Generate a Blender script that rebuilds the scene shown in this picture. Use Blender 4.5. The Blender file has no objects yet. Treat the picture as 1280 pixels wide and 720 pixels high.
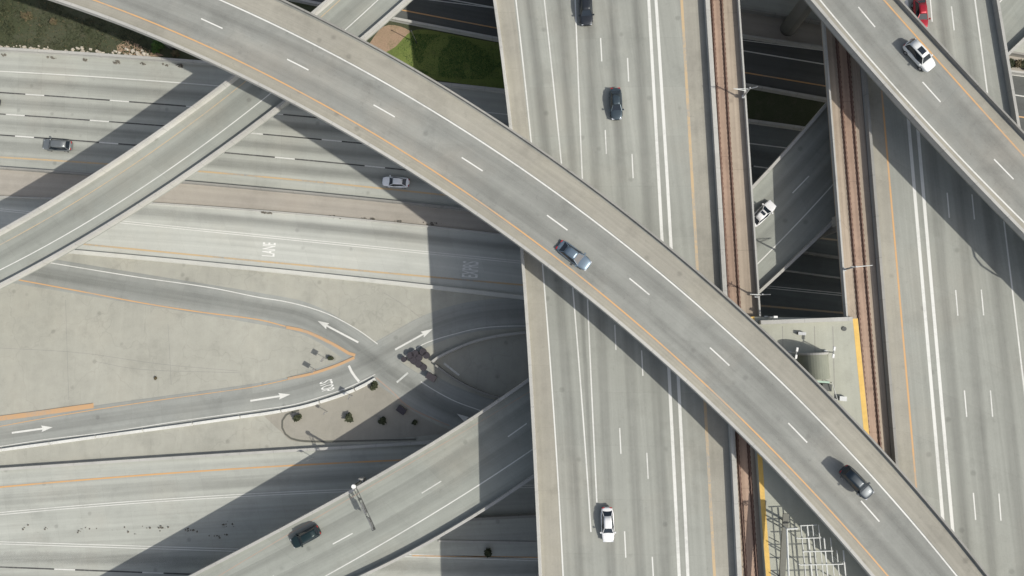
import bpy, bmesh, math, random
import numpy as np
from mathutils import Matrix, Vector
random.seed(7); rng = np.random.RandomState(5)
S = bpy.context.scene; COL = S.collection
# ------------------------------------------------------------------ camera
H = 118.0; FPX = 853.0; A_, B_ = 0.083, 0.06
Rx = np.array([[1,0,0],[0,math.cos(A_),-math.sin(A_)],[0,math.sin(A_),math.cos(A_)]])
Ry = np.array([[math.cos(B_),0,math.sin(B_)],[0,1,0],[-math.sin(B_),0,math.cos(B_)]])
RM = Rx @ Ry
cam = bpy.data.cameras.new('camera'); co = bpy.data.objects.new('camera', cam); COL.objects.link(co)
cam.sensor_width = 36; cam.lens = 36*FPX/1280; cam.clip_end = 6000; cam.clip_start = 1
co.matrix_world = Matrix.Translation((0,0,H)) @ Matrix(RM.tolist()).to_4x4()
S.camera = co
def W(px, py, z=0.0):
    if callable(z): z = z(px, py)
    d = RM @ np.array([px-640.0, -(py-360.0), -FPX]); t = (H-z)/-d[2]
    return Vector((d[0]*t, d[1]*t, z))
# ------------------------------------------------------------------ light
SX, SY = -0.955, 0.515                       # shadow shift per metre of height
el = math.atan(1/math.hypot(SX, SY))
sun = bpy.data.lights.new('sun', 'SUN'); so = bpy.data.objects.new('sun', sun); COL.objects.link(so)
sun.energy = 4.2; sun.angle = math.radians(0.6); sun.color = (1.0, 0.957, 0.865)
dv = Vector((SX, SY, -1)).normalized()
so.rotation_euler = dv.to_track_quat('-Z', 'Y').to_euler()
w = bpy.data.worlds.new("World"); S.world = w; w.use_nodes = True
nt = w.node_tree; nt.nodes.clear()
sky = nt.nodes.new('ShaderNodeTexSky'); sky.sky_type = 'NISHITA'; sky.sun_disc = False
sky.sun_elevation = el; sky.sun_rotation = math.atan2(-SX, -SY); sky.dust_density = 2.5
bg = nt.nodes.new('ShaderNodeBackground'); bg.inputs[1].default_value = 0.14
out = nt.nodes.new('ShaderNodeOutputWorld')
hs = nt.nodes.new('ShaderNodeHueSaturation'); hs.inputs['Saturation'].default_value = .6
nt.links.new(sky.outputs[0], hs.inputs['Color']); nt.links.new(hs.outputs[0], bg.inputs[0]); nt.links.new(bg.outputs[0], out.inputs[0])
S.view_settings.view_transform = 'Standard'; S.view_settings.look = 'None'
S.view_settings.exposure = 0.05; S.view_settings.gamma = 1.0
S.render.engine = 'CYCLES'; S.cycles.max_bounces = 6
# ------------------------------------------------------------------ materials
class NT:
    def __init__(s, name):
        s.m = bpy.data.materials.new(name); s.m.use_nodes = True; s.t = s.m.node_tree
        s.b = s.t.nodes['Principled BSDF']; s.o = s.t.nodes['Material Output']
    def n(s, typ, **k):
        x = s.t.nodes.new(typ)
        for a, v in k.items(): setattr(x, a, v)
        return x
    def l(s, a, b): s.t.links.new(a, b)
    def noise(s, vec, scale, detail=4, rough=.55):
        x = s.n('ShaderNodeTexNoise'); x.inputs['Scale'].default_value = scale
        x.inputs['Detail'].default_value = detail; x.inputs['Roughness'].default_value = rough
        s.l(vec, x.inputs['Vector']); return x.outputs['Fac']
    def ramp(s, fac, p0, p1, v0, v1):
        x = s.n('ShaderNodeMapRange'); x.inputs[1].default_value = p0; x.inputs[2].default_value = p1
        x.inputs[3].default_value = v0; x.inputs[4].default_value = v1; s.l(fac, x.inputs[0]); return x.outputs[0]
    def mul(s, a, b, op='MULTIPLY'):
        x = s.n('ShaderNodeMath', operation=op)
        for i, v in enumerate((a, b)):
            if isinstance(v, (int, float)): x.inputs[i].default_value = v
            else: s.l(v, x.inputs[i])
        return x.outputs[0]
    def scale(s, vec, sc):
        x = s.n('ShaderNodeMapping'); x.inputs['Scale'].default_value = sc; s.l(vec, x.inputs[0]); return x.outputs[0]
    def coltimes(s, col, fac):
        x = s.n('ShaderNodeVectorMath', operation='SCALE')
        if isinstance(col, tuple): x.inputs[0].default_value = col[:3]
        else: s.l(col, x.inputs[0])
        s.l(fac, x.inputs[3]); return x.outputs[0]
    def mix(s, fac, a, b):
        x = s.n('ShaderNodeMix', data_type='RGBA')
        if isinstance(fac, (int, float)): x.inputs[0].default_value = fac
        else: s.l(fac, x.inputs[0])
        for i, v in ((6, a), (7, b)):
            if isinstance(v, tuple): x.inputs[i].default_value = (*v[:3], 1)
            else: s.l(v, x.inputs[i])
        return x.outputs[2]

def concrete(name, col, tint=(.30,.26,.20), streak=.12, blotch=.14, joint=0.0, seed=0.0, crack=0.0, slab=0.0, stain=.10):
    k = NT(name)
    uv = k.n('ShaderNodeUVMap').outputs[0]; geo = k.n('ShaderNodeNewGeometry').outputs['Position']
    big = k.noise(geo, .045, 5); mid = k.noise(geo, .5, 6, .65); fine = k.noise(geo, 7, 3, .7)
    st = k.noise(k.scale(uv, (1.3, .018, 1)), 1, 4, .6); st2 = k.noise(k.scale(uv, (.45, .006, 1)), 1.0, 3)
    f = k.mul(k.ramp(big, .3, .7, 1-blotch, 1+blotch), k.ramp(mid, .25, .75, 1-blotch*.6, 1+blotch*.6))
    f = k.mul(f, k.ramp(fine, .2, .8, .93, 1.07))
    f = k.mul(f, k.ramp(st, .3, .7, 1-streak, 1+streak*.6)); f = k.mul(f, k.ramp(st2, .3, .7, 1-streak*.8, 1+streak*.5))
    if slab:                                     # cast panels: each a slightly different grey, with tight seams
        sx = k.n('ShaderNodeSeparateXYZ'); k.l(uv, sx.inputs[0])
        iu = k.mul(k.mul(sx.outputs[0], 3.66, 'DIVIDE'), 0, 'ADD'); fu = k.n('ShaderNodeMath', operation='FLOOR'); k.l(iu, fu.inputs[0])
        iv = k.mul(sx.outputs[1], slab, 'DIVIDE'); fv = k.n('ShaderNodeMath', operation='FLOOR'); k.l(iv, fv.inputs[0])
        cb = k.n('ShaderNodeCombineXYZ'); k.l(fu.outputs[0], cb.inputs[0]); k.l(fv.outputs[0], cb.inputs[1])
        wn = k.n('ShaderNodeTexWhiteNoise'); k.l(cb.outputs[0], wn.inputs['Vector']); f = k.mul(f, k.ramp(wn.outputs['Value'], 0, 1, .965, 1.03))
        md = k.mul(sx.outputs[1], slab, 'MODULO'); g_ = k.mul(md, .05, 'LESS_THAN'); f = k.mul(f, k.ramp(g_, 0, 1, 1, .9))
    # soft stains: irregular darker clouds and small scuffs
    s1 = k.noise(geo, .16, 6, .72); f = k.mul(f, k.ramp(s1, .52, .68, 1, 1-stain))
    s2 = k.noise(k.scale(uv, (.9, .10, 1)), 1, 6, .75); f = k.mul(f, k.ramp(s2, .58, .72, 1, 1-stain*.9))
    s3 = k.noise(geo, 1.1, 5, .75); f = k.mul(f, k.ramp(s3, .60, .72, 1, 1-stain*1.1))
    s4 = k.noise(k.scale(uv, (.3, .05, 1)), 1, 5, .7); f = k.mul(f, k.ramp(s4, .3, .42, 1+stain*.5, 1))
    if joint:
        sx = k.n('ShaderNodeSeparateXYZ'); k.l(uv, sx.inputs[0])
        m = k.mul(sx.outputs[1], joint, 'MODULO'); g = k.mul(m, .12, 'LESS_THAN')
        f = k.mul(f, k.ramp(g, 0, 1, 1, .84))
    if crack:
        v = k.n('ShaderNodeTexVoronoi', feature='DISTANCE_TO_EDGE'); v.inputs['Scale'].default_value = .085
        wv = k.n('ShaderNodeVectorMath', operation='ADD'); k.l(geo, wv.inputs[0])
        nz = k.n('ShaderNodeTexNoise'); nz.inputs['Scale'].default_value = .35; k.l(geo, nz.inputs['Vector'])
        sc = k.n('ShaderNodeVectorMath', operation='SCALE'); k.l(nz.outputs['Color'], sc.inputs[0]); sc.inputs[3].default_value = 5
        k.l(sc.outputs[0], wv.inputs[1]); k.l(wv.outputs[0], v.inputs['Vector'])
        f = k.mul(f, k.ramp(v.outputs['Distance'], 0.002, .012, 1-crack, 1))
    # dark spots
    vs = k.n('ShaderNodeTexVoronoi'); vs.inputs['Scale'].default_value = .22; k.l(geo, vs.inputs['Vector'])
    f = k.mul(f, k.ramp(vs.outputs['Distance'], .05, .11, .8, 1))
    base = k.mix(k.ramp(k.noise(geo, .09, 4), .5, .75, 0, .45), col, tint)
    k.l(k.coltimes(base, f), k.b.inputs['Base Color'])
    k.b.inputs['Roughness'].default_value = .88
    k.b.inputs['Specular IOR Level'].default_value = .25
    bp = k.n('ShaderNodeBump'); bp.inputs['Strength'].default_value = .15; bp.inputs['Distance'].default_value = .03
    k.l(fine, bp.inputs['Height']); k.l(bp.outputs[0], k.b.inputs['Normal'])
    return k.m
def plain(name, col, rough=.6, metal=0, var=.12, sc=2.0, coat=0, spec=.5):
    k = NT(name); geo = k.n('ShaderNodeTexCoord').outputs['Object']
    f = k.ramp(k.noise(geo, sc, 5, .65), .25, .75, 1-var, 1+var)
    k.l(k.coltimes(col, f), k.b.inputs['Base Color'])
    k.b.inputs['Roughness'].default_value = rough; k.b.inputs['Metallic'].default_value = metal
    k.b.inputs['Coat Weight'].default_value = coat; k.b.inputs['Specular IOR Level'].default_value = spec
    return k.m
def paint(name, col, worn=.35):
    # road paint: chipped where the wear noise is high, concrete shows through
    k = NT(name); geo = k.n('ShaderNodeNewGeometry').outputs['Position']
    a = k.noise(geo, 2.2, 6, .75); b = k.noise(geo, .15, 3)
    fac = k.ramp(k.mul(a, b, 'ADD'), .95, 1.3, worn*.10, min(1, worn*1.6))
    k.l(k.mix(fac, col, (.28,.28,.26)), k.b.inputs['Base Color']); k.b.inputs['Roughness'].default_value = .75
    return k.m
def wearfilm(name, col, strength):
    # tyre and oil wear along a lane: two soft tracks, broken up by noise, transparent elsewhere
    k = NT(name); uv = k.n('ShaderNodeUVMap').outputs[0]
    sx = k.n('ShaderNodeSeparateXYZ'); k.l(uv, sx.inputs[0])
    x = k.mul(k.mul(sx.outputs[0], .5, 'SUBTRACT'), 0, 'ADD'); x = k.mul(x, 2.0); x = k.mul(x, 0, 'ADD')
    ab = k.n('ShaderNodeMath', operation='ABSOLUTE'); k.l(x, ab.inputs[0])
    p = k.n('ShaderNodeMapRange', interpolation_type='SMOOTHSTEP'); k.l(ab.outputs[0], p.inputs[0])
    p.inputs[1].default_value = .95; p.inputs[2].default_value = 0.05; p.inputs[3].default_value = 0; p.inputs[4].default_value = strength
    n = k.noise(k.scale(uv, (2.5, .012, 1)), 1, 4, .6); n2 = k.noise(k.scale(uv, (.6, .09, 1)), 1, 4, .6)
    a = k.mul(k.mul(p.outputs[0], k.ramp(n, .25, .7, .35, 1.1)), k.ramp(n2, .3, .7, .7, 1.1))
    k.b.inputs['Base Color'].default_value = (*col, 1); k.b.inputs['Roughness'].default_value = .8
    k.l(a, k.b.inputs['Alpha']); return k.m
M = {}
M['ground'] = concrete('ground_concrete', (.335,.332,.288), (.31,.295,.245), streak=.02, blotch=.12, crack=0.08, stain=.12)
M['road0'] = concrete('ground_road_concrete', (.37,.38,.345), (.34,.325,.28), streak=.12, blotch=.07, joint=0, slab=4.6, stain=0.1)
M['road2'] = concrete('pale_road_concrete', (.44,.45,.415), (.40,.39,.34), streak=.10, blotch=.06, joint=0, slab=4.6, stain=0.08)
M['deckshade'] = concrete('painted_shade_strip', (.14,.155,.15), (.12,.125,.115), streak=.15, blotch=.15)  # darkened colour that paints in deep shade between the elevated decks
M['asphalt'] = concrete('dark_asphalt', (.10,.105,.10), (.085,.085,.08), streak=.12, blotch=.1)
M['roadgrey'] = concrete('ground_road_grey', (.35,.355,.34), (.32,.31,.28), streak=.14, blotch=.10, joint=4.6)
M['loop'] = concrete('slip_road_concrete', (.285,.295,.275), (.28,.275,.24), streak=.12, blotch=.10, joint=0, slab=5.5, stain=0.12)
M['tan'] = concrete('tan_concrete', (.345,.32,.28), (.32,.285,.24), streak=.08, blotch=.08, joint=0)
M['island'] = concrete('island_concrete', (.29,.275,.235), (.26,.245,.20), streak=.02, blotch=.10, crack=.04)
M['deck'] = concrete('deck_concrete', (.29,.297,.267), (.28,.265,.225), streak=.10, blotch=.06, joint=0, slab=7.6, stain=0.11)
M['fly'] = concrete('flyover_concrete', (.248,.253,.233), (.275,.25,.21), streak=.08, blotch=.12, joint=0, slab=9.0, stain=0.17)
M['ramp'] = concrete('ramp_concrete', (.282,.295,.265), (.28,.265,.22), streak=.10, blotch=.08, joint=0, slab=9.0, stain=0.1)
M['shoulder'] = concrete('shoulder_concrete', (.30,.287,.245), (.27,.255,.20), streak=.08, blotch=.12, joint=0, slab=9.0, stain=0.13)
M['parapet'] = concrete('parapet_concrete', (.40,.395,.37), (.33,.31,.26), streak=.04, blotch=.14, joint=6)
M['parapetbright'] = concrete('pale_barrier_concrete', (.50,.50,.46), (.42,.41,.36), streak=.03, blotch=.1)
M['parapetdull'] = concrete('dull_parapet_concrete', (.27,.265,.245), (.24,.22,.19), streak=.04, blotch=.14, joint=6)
M['track'] = concrete('track_slab_concrete', (.36,.30,.235), (.33,.255,.20), streak=.22, blotch=.12, joint=12, stain=.14)
M['rust'] = plain('rusty_fastenings', (.13,.075,.055), .9, 0, .35, 3)
M['rustsalmon'] = concrete('rust_stained_slab', (.37,.265,.20), (.30,.195,.14), streak=.3, blotch=.15, joint=12, stain=.2)
M['railsteel'] = plain('rail_steel', (.20,.13,.10), .6, .3, .2, 4)
M['white'] = paint('white_road_paint', (.62,.62,.585), .28); M['legend'] = paint('lettering_paint', (.68,.68,.65), .08); M['whitedull'] = paint('worn_white_road_paint', (.55,.56,.53), .7)
M['orange'] = paint('orange_road_paint', (.54,.31,.13), .4); M['orangedull'] = paint('faded_orange_road_paint', (.48,.35,.20), .75)
M['black'] = paint('black_contrast_paint', (.045,.045,.045), .3)
M['kerborange'] = paint('orange_kerb_paint', (.47,.29,.15), .4)
M['kerbred'] = paint('faded_red_kerb_paint', (.36,.25,.19), .5)
M['wear'] = wearfilm('tyre_wear', (.13,.13,.12), .30); M['wearsoft'] = wearfilm('light_tyre_wear', (.14,.14,.13), .20)
M['wearband'] = wearfilm('oil_darkened_lane', (.13,.135,.125), .36)
M['yellow'] = plain('yellow_tactile_strip', (.62,.40,.10), .7, 0, .12, 1)
M['steel'] = plain('galvanised_steel', (.42,.43,.43), .45, .4, .1); M['darksteel'] = plain('dark_steel', (.07,.075,.07), .6, .3)
M['whitesteel'] = plain('white_painted_steel', (.50,.51,.49), .5); M['lamp'] = plain('lamp_housing', (.68,.68,.66), .4)
M['barrel'] = plain('dark_barrel_plastic', (.025,.022,.027), .6); M['barrellid'] = plain('barrel_lid', (.035,.03,.036), .6)
M['cabinet'] = plain('cabinet_paint', (.11,.11,.09), .6)
M['roofbeige'] = concrete('beige_roof', (.36,.365,.31), (.33,.33,.27), streak=.05, blotch=.08)
M['vault'] = concrete('vault_roof', (.22,.23,.185), (.20,.20,.155), streak=.08, blotch=.08)
M['green'] = plain('pale_green_paint', (.33,.46,.38), .5); M['rubber'] = plain('tyre_rubber', (.02,.02,.02), .8)
M['rim'] = plain('wheel_rim', (.4,.4,.42), .3, .8); M['signback'] = plain('sign_back', (.3,.3,.3), .4, .5)
M['signface'] = plain('sign_face', (.03,.18,.09), .5)
M['rock'] = plain('pale_rock', (.42,.38,.32), .9, 0, .3, 3); M['rubble'] = plain('dark_debris', (.13,.12,.10), .9, 0, .4, 4)
M['stem'] = plain('branch_bark', (.07,.05,.035), .9)
M['headlight'] = plain('headlight_glass', (.6,.62,.65), .1, .2); M['taillight'] = plain('tail_light', (.35,.02,.02), .2)
def glassmat():
    k = NT('car_glass'); k.b.inputs['Base Color'].default_value = (.012,.018,.025,1); k.b.inputs['Roughness'].default_value = .08
    k.b.inputs['Specular IOR Level'].default_value = .6; return k.m
M['glass'] = glassmat()
def leafmat(name, c1, c2):
    k = NT(name); geo = k.n('ShaderNodeNewGeometry').outputs['Position']
    k.l(k.mix(k.ramp(k.noise(geo, 1.6, 3), .35, .65, 0, 1), c1, c2), k.b.inputs['Base Color'])
    k.b.inputs['Roughness'].default_value = .8; k.b.inputs['Specular IOR Level'].default_value = .2; return k.m
M['leaf'] = leafmat('dark_leaves', (.03,.038,.02), (.06,.065,.035)); M['leafdry'] = leafmat('dry_leaves', (.11,.085,.05), (.07,.07,.035))
M['leafgreen'] = leafmat('fresh_leaves', (.04,.09,.02), (.08,.13,.035))
def soil(name, cols, sc=(.07,.6)):
    k = NT(name); geo = k.n('ShaderNodeNewGeometry').outputs['Position']
    c = k.mix(k.ramp(k.noise(geo, sc[0], 5, .6), .42, .6, 0, 1), cols[0], cols[1])
    c = k.mix(k.ramp(k.noise(geo, sc[1], 6, .7), .5, .68, 0, .8), c, cols[2])
    f = k.ramp(k.noise(geo, 5, 4, .7), .25, .75, .75, 1.25); k.l(k.coltimes(c, f), k.b.inputs['Base Color'])
    k.b.inputs['Roughness'].default_value = .95; k.b.inputs['Specular IOR Level'].default_value = .1; return k.m
M['scrub'] = soil('scrubby_soil', [(.055,.066,.036),(.07,.076,.048),(.085,.085,.06)])
M['grassbase'] = soil('grassy_soil', [(.12,.16,.045),(.15,.185,.055),(.10,.12,.045)])
M['dirt'] = soil('bare_dirt', [(.34,.24,.17),(.30,.22,.15),(.22,.18,.11)])
# ------------------------------------------------------------------ object helpers
def tag(o, label=None, cat=None, group=None, kind=None):
    if label: o['label'] = label
    if cat: o['category'] = cat
    if group: o['group'] = group
    if kind: o['kind'] = kind
    return o
def empty(name, loc, rz=0):
    o = bpy.data.objects.new(name, None); COL.objects.link(o); o.location = loc; o.rotation_euler = (0,0,rz); o.empty_display_size = .5; return o
def mk(name, verts, faces, mat, parent=None, uvs=None, smooth=False):
    me = bpy.data.meshes.new(name); me.from_pydata([tuple(v) for v in verts], [], faces)
    if uvs is not None:
        ul = me.uv_layers.new(name='UVMap')
        for l in me.loops: ul.data[l.index].uv = uvs[l.vertex_index]
    for m in (mat if isinstance(mat, list) else [mat]): me.materials.append(m)
    if smooth: me.polygons.foreach_set('use_smooth', [True]*len(me.polygons))
    me.update(); o = bpy.data.objects.new(name, me); COL.objects.link(o)
    if parent: o.parent = parent; o.matrix_parent_inverse = pinv(parent)
    return o
def pinv(p):
    loc = p.matrix_basis.copy(); q = p.parent
    while q: loc = q.matrix_basis @ loc; q = q.parent
    return loc.inverted()
class MB:
    def __init__(s): s.v = []; s.f = []; s.u = []
    def add(s, v, f, u=None):
        n = len(s.v); s.v += [tuple(a) for a in v]; s.f += [tuple(i+n for i in g) for g in f]; s.u += list(u) if u else [(a[0], a[1]) for a in v]
    def box(s, c, d, rz=0, taper=1.0):
        cx, cy, cz = c; dx, dy, dz = d[0]/2, d[1]/2, d[2]/2; ca, sa = math.cos(rz), math.sin(rz); vs = []
        for z, k in ((-dz, 1), (dz, taper)):
            for x, y in ((-dx,-dy),(dx,-dy),(dx,dy),(-dx,dy)):
                x, y = x*k, y*k; vs.append((cx+x*ca-y*sa, cy+x*sa+y*ca, cz+z))
        s.add(vs, [(3,2,1,0),(4,5,6,7),(0,1,5,4),(1,2,6,5),(2,3,7,6),(3,0,4,7)])
    def tube(s, p, q, r0, r1=None, n=10):
        r1 = r0 if r1 is None else r1; p, q = Vector(p), Vector(q); d = (q-p).normalized()
        a = d.orthogonal().normalized(); b = d.cross(a); vs = []
        for c, r in ((p, r0), (q, r1)):
            for i in range(n):
                t = 2*math.pi*i/n; vs.append(c + a*(r*math.cos(t)) + b*(r*math.sin(t)))
        s.add(vs, [(i, (i+1)%n, n+(i+1)%n, n+i) for i in range(n)] + [tuple(range(n))[::-1], tuple(range(n, 2*n))])
    def build(s, name, mat, parent=None, smooth=False): return mk(name, s.v, s.f, mat, parent, s.u, smooth)
# ---- curves
def polyc(pts, z, deg=2, step=3.0, e0=60, e1=60):
    """least-squares smooth curve through pixel observations at height z(px), continued straight beyond them"""
    P = np.array(pts, float); ax = 0 if np.ptp(P[:,0]) > np.ptp(P[:,1]) else 1
    o = np.argsort(P[:,ax]); P = P[o]; deg = min(deg, len(P)-1)
    c = np.polyfit((P[:,ax]-640)/400, P[:,1-ax], deg)
    t = np.linspace(P[0,ax], P[-1,ax], 60); y = np.polyval(c, (t-640)/400)
    zf = z if callable(z) else (lambda a, b: z)
    w3 = [W(*( (a, b) if ax == 0 else (b, a)), zf(*((a, b) if ax == 0 else (b, a)))) for a, b in zip(t, y)]
    return resample(extend(w3, e0, e1), step)
def catc(pts, z, step=1.2, e0=0, e1=0):
    P = [Vector((p[0], p[1])) for p in pts]; P = [P[0]*2-P[1]] + P + [P[-1]*2-P[-2]]; o = []
    for i in range(1, len(P)-2):
        for k in range(12):
            t = k/12; a, b, c, d = P[i-1], P[i], P[i+1], P[i+2]
            o.append(.5*((2*b)+(c-a)*t+(2*a-5*b+4*c-d)*t*t+(3*b-a-3*c+d)*t**3))
    o.append(P[-2]); return resample(extend([W(q.x, q.y, z) for q in o], e0, e1), step)
def extend(p, e0, e1):
    if e0: d = (p[0]-p[3]).normalized(); p = [p[0]+d*e0] + p
    if e1: d = (p[-1]-p[-4]).normalized(); p = p + [p[-1]+d*e1]
    return p
def arc(p): 
    s = [0.0]
    for a, b in zip(p, p[1:]): s.append(s[-1]+(b-a).length)
    return s
def at(p, s, d):
    if d <= 0: return p[0].copy()
    for i in range(1, len(p)):
        if s[i] >= d: return p[i-1].lerp(p[i], (d-s[i-1])/max(1e-9, s[i]-s[i-1]))
    return p[-1].copy()
def resample(p, step=3.0, n=None):
    s = arc(p); n = n or max(2, int(s[-1]/step)+1); return [at(p, s, s[-1]*i/(n-1)) for i in range(n)]
def nrm(p, i):
    a = p[max(0, i-1)]; b = p[min(len(p)-1, i+1)]; d = b-a; d.z = 0; d.normalize(); return Vector((-d.y, d.x, 0))
def offset(p, d): return [q + nrm(p, i)*d for i, q in enumerate(p)]
def lift(p, dz): return [q + Vector((0,0,dz)) for q in p]
def sub(p, d0, d1, step=2.0):
    s = arc(p); n = max(2, int(abs(d1-d0)/step)+2); return [at(p, s, d0+(d1-d0)*i/(n-1)) for i in range(n)]
def near(p, q):
    s = arc(p); best = (1e9, 0)
    for i in range(len(p)-1):
        a, b = p[i], p[i+1]; ab = b-a; t = max(0, min(1, (q-a).dot(ab)/max(1e-9, ab.length_squared))); r = (a+ab*t-q).length
        if r < best[0]: best = (r, s[i]+t*ab.length)
    return best[1]
def strip_into(mb, L, R, dz=0, unit=False):
    s = arc([a.lerp(b, .5) for a, b in zip(L, R)]); v = []; u = []
    for i, (a, b) in enumerate(zip(L, R)):
        wd = (b-a).length; v += [(a.x, a.y, a.z+dz), (b.x, b.y, b.z+dz)]; u += [(0, s[i]), (1 if unit else wd, s[i])]
    mb.add(v, [(2*i, 2*i+1, 2*i+3, 2*i+2) for i in range(len(L)-1)], u)
def strip(name, L, R, mat, parent=None, dz=0, unit=False):
    n = max(len(L), len(R)); L, R = resample(L, n=n), resample(R, n=n)
    mb = MB(); strip_into(mb, L, R, dz, unit); return mb.build(name, mat, parent)
def line(name, p, wd, mat, parent, dz=.012, dbl=0):
    mb = MB()
    for o in ((-dbl/2, dbl/2) if dbl else (0,)):
        strip_into(mb, offset(p, o-wd/2), offset(p, o+wd/2), dz)
    return mb.build(name, mat, parent)
def dashes(name, p, starts, z, parent, mat=None, ln=3.66, wd=.15, per=14.63, dz=.016, back=8, fwd=8, dots=False):
    ss = sorted(near(p, W(a, b, z)) for a, b in starts); tot = arc(p)[-1]
    for k in range(back): ss.insert(0, ss[0]-per)
    for k in range(fwd): ss.append(ss[-1]+per)
    for a in ss:
        if a < 1 or a+ln > tot-1: continue
        q = sub(p, a, a+ln); mb = MB(); strip_into(mb, offset(q, -wd/2), offset(q, wd/2), dz); mb.build('lane_dash', mat or M['white'], parent)
def prism(name, p, prof, mat, parent=None, smooth=False):
    """sweep a profile [(offset to the left, dz)...] along p"""
    n = len(prof); v = []; u = []; s = arc(p)
    for i, q in enumerate(p):
        nn = nrm(p, i)
        for k, (o, dz) in enumerate(prof): v.append(q + nn*o + Vector((0,0,dz))); u.append((o+dz, s[i]))
    f = [(i*n+k, i*n+(k+1)%n, (i+1)*n+(k+1)%n, (i+1)*n+k) for i in range(len(p)-1) for k in range(n)]
    f += [tuple(range(n)), tuple(range((len(p)-1)*n, len(p)*n))[::-1]]
    return mk(name, v, f, mat, parent, u)
def wallprof(w_, h, base=None, z0=0.0):
    b = base or w_*1.35; return [(-b/2, z0), (b/2, z0), (b/2, z0+.08), (w_/2, z0+h*.45), (w_/2, z0+h), (-w_/2, z0+h), (-w_/2, z0+h*.45), (-b/2, z0+.08)]
def bridge(name, label, Lp, Rp, mat, depth=2.0, slab=.32, inset=.2, cat='flyover', group=None, par=(M['parapet'], M['parapet']), pw=.38, ph=.9, pw2=None, ph2=None):
    n = max(len(Lp), len(Rp)); L, R = resample(Lp, n=n), resample(Rp, n=n)
    base = (L[n//2]+R[n//2])/2; root = empty(name, (base.x, base.y, 0)); tag(root, label, cat, group)
    s = arc([a.lerp(b, .5) for a, b in zip(L, R)]); v = []; u = []; K = 6
    for i, (a, b) in enumerate(zip(L, R)):
        wd = (b-a).length
        for t, dz in ((0,0),(1,0),(1,-slab),(1-inset,-depth),(inset,-depth),(0,-slab)):
            q = a.lerp(b, t); v.append((q.x, q.y, q.z+dz)); u.append((t*wd, s[i]))
    f = [(i*K+k, i*K+(k+1)%K, (i+1)*K+(k+1)%K, (i+1)*K+k) for i in range(n-1) for k in range(K)]
    f += [tuple(range(K)), tuple(range((n-1)*K, n*K))[::-1]]
    mk('deck', v, f, mat, root, u)
    if par[0]: prism('parapet', offset(L, side(L, R)*(pw/2)), wallprof(pw, ph, z0=.002), par[0], root)
    if par[1]: pw2 = pw2 or pw; prism('parapet', offset(R, -side(L, R)*(pw2/2)), wallprof(pw2, ph2 or ph, base=pw2*1.1, z0=.002), par[1], root)
    return root, L, R
def side(L, R):
    i = len(L)//2; return 1 if (R[i]-L[i]).dot(nrm(L, i)) > 0 else -1
def between(L, R, t, n=None): return [a.lerp(b, t) for a, b in zip(L, R)]
def pier(root, c, ztop, rad, capw, capd, ang, zb=-.3):
    mb = MB(); mb.tube((c.x, c.y, zb), (c.x, c.y, ztop-1.6), rad, rad*1.0, 20)
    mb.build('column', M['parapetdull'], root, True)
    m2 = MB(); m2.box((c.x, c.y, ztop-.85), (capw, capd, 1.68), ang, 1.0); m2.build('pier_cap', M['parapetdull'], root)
def dirang(p, i):
    d = p[min(len(p)-1, i+1)]-p[max(0, i-1)]; return math.atan2(d.y, d.x)

# ================================================================== GROUND LEVEL
def sheet(name, pts, mat, z, parent=None):
    v = [(a, b, z) for a, b in pts]; return mk(name, v, [tuple(range(len(v)))], mat, parent, [(a, b) for a, b in pts])
g = sheet('ground', [(-2500,-2500),(2500,-2500),(2500,2500),(-2500,2500)], M['ground'], 0); tag(g, kind='structure')
EX = 130
def gc(pts, deg=2, z=0, **k): return polyc(pts, z, deg, e0=k.get('e0', EX), e1=k.get('e1', EX))
cW1 = gc([(0,63),(60,65.5),(210,75),(275,82),(565,107),(635,116),(937,152),(1000,161),(1100,176)], 3)
cB1 = gc([(0,211),(110,219),(232,230),(320,237.5),(430,245),(500,254),(585,265),(1000,316),(1100,331)], 3)
cK1 = gc([(0,246),(192,256),(320,261),(532,282),(600,292),(1000,340),(1100,355)], 3)
cB2 = gc([(40,309),(100,316),(150,319),(320,333),(420,345),(540,358),(650,373),(960,408),(1100,428)], 2)
cB3 = gc([(0,586),(160,575),(320,562),(442,558),(545,552),(700,545),(1000,530)], 2)
cBot = gc([(0,980),(600,975),(1200,960)], 1)
cB0 = gc([(500,-26),(615,-8),(930,47),(1030,63),(1262,91)], 2)
cM0 = gc([(500,-58),(930,14),(1262,68)], 2)
cW0 = gc([(365,1),(400,6),(487,24),(520,30.5),(620,50),(930,108),(1262,166)], 2)
cTop = gc([(500,-200),(930,-128),(1262,-74)], 1)
def road(name, L, R, mat, z): o = strip(name, L, R, mat, None, z); tag(o, kind='structure'); return o
r00 = road('road', cTop, cM0, M['road0'], .008)
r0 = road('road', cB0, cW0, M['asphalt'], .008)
med0 = road('median_strip', cM0, cB0, M['tan'], .012)
wedge = road('verge', cW0, cW1, M['scrub'], .016)
r1 = road('road', cW1, cB1, M['road0'], .02)
med1 = road('median_strip', cB1, cK1, M['tan'], .024)
r2 = road('road', cK1, cB2, M['road2'], .028)
r5 = road('road', cB3, cBot, M['road0'], .02)
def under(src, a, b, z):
    c = [sub(p, near(p, W(a, 300)), near(p, W(b, 300))) for p in src]; return road('painted_shade_strip', c[0], c[1], M['deckshade'], z)
under((cK1, cB2), 720, 1110, .031); under((cB1, cK1), 760, 1110, .0275); under((cW1, cB1), 800, 1110, .0225)  # strips of painted shade over the roads and median below the decks
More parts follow.
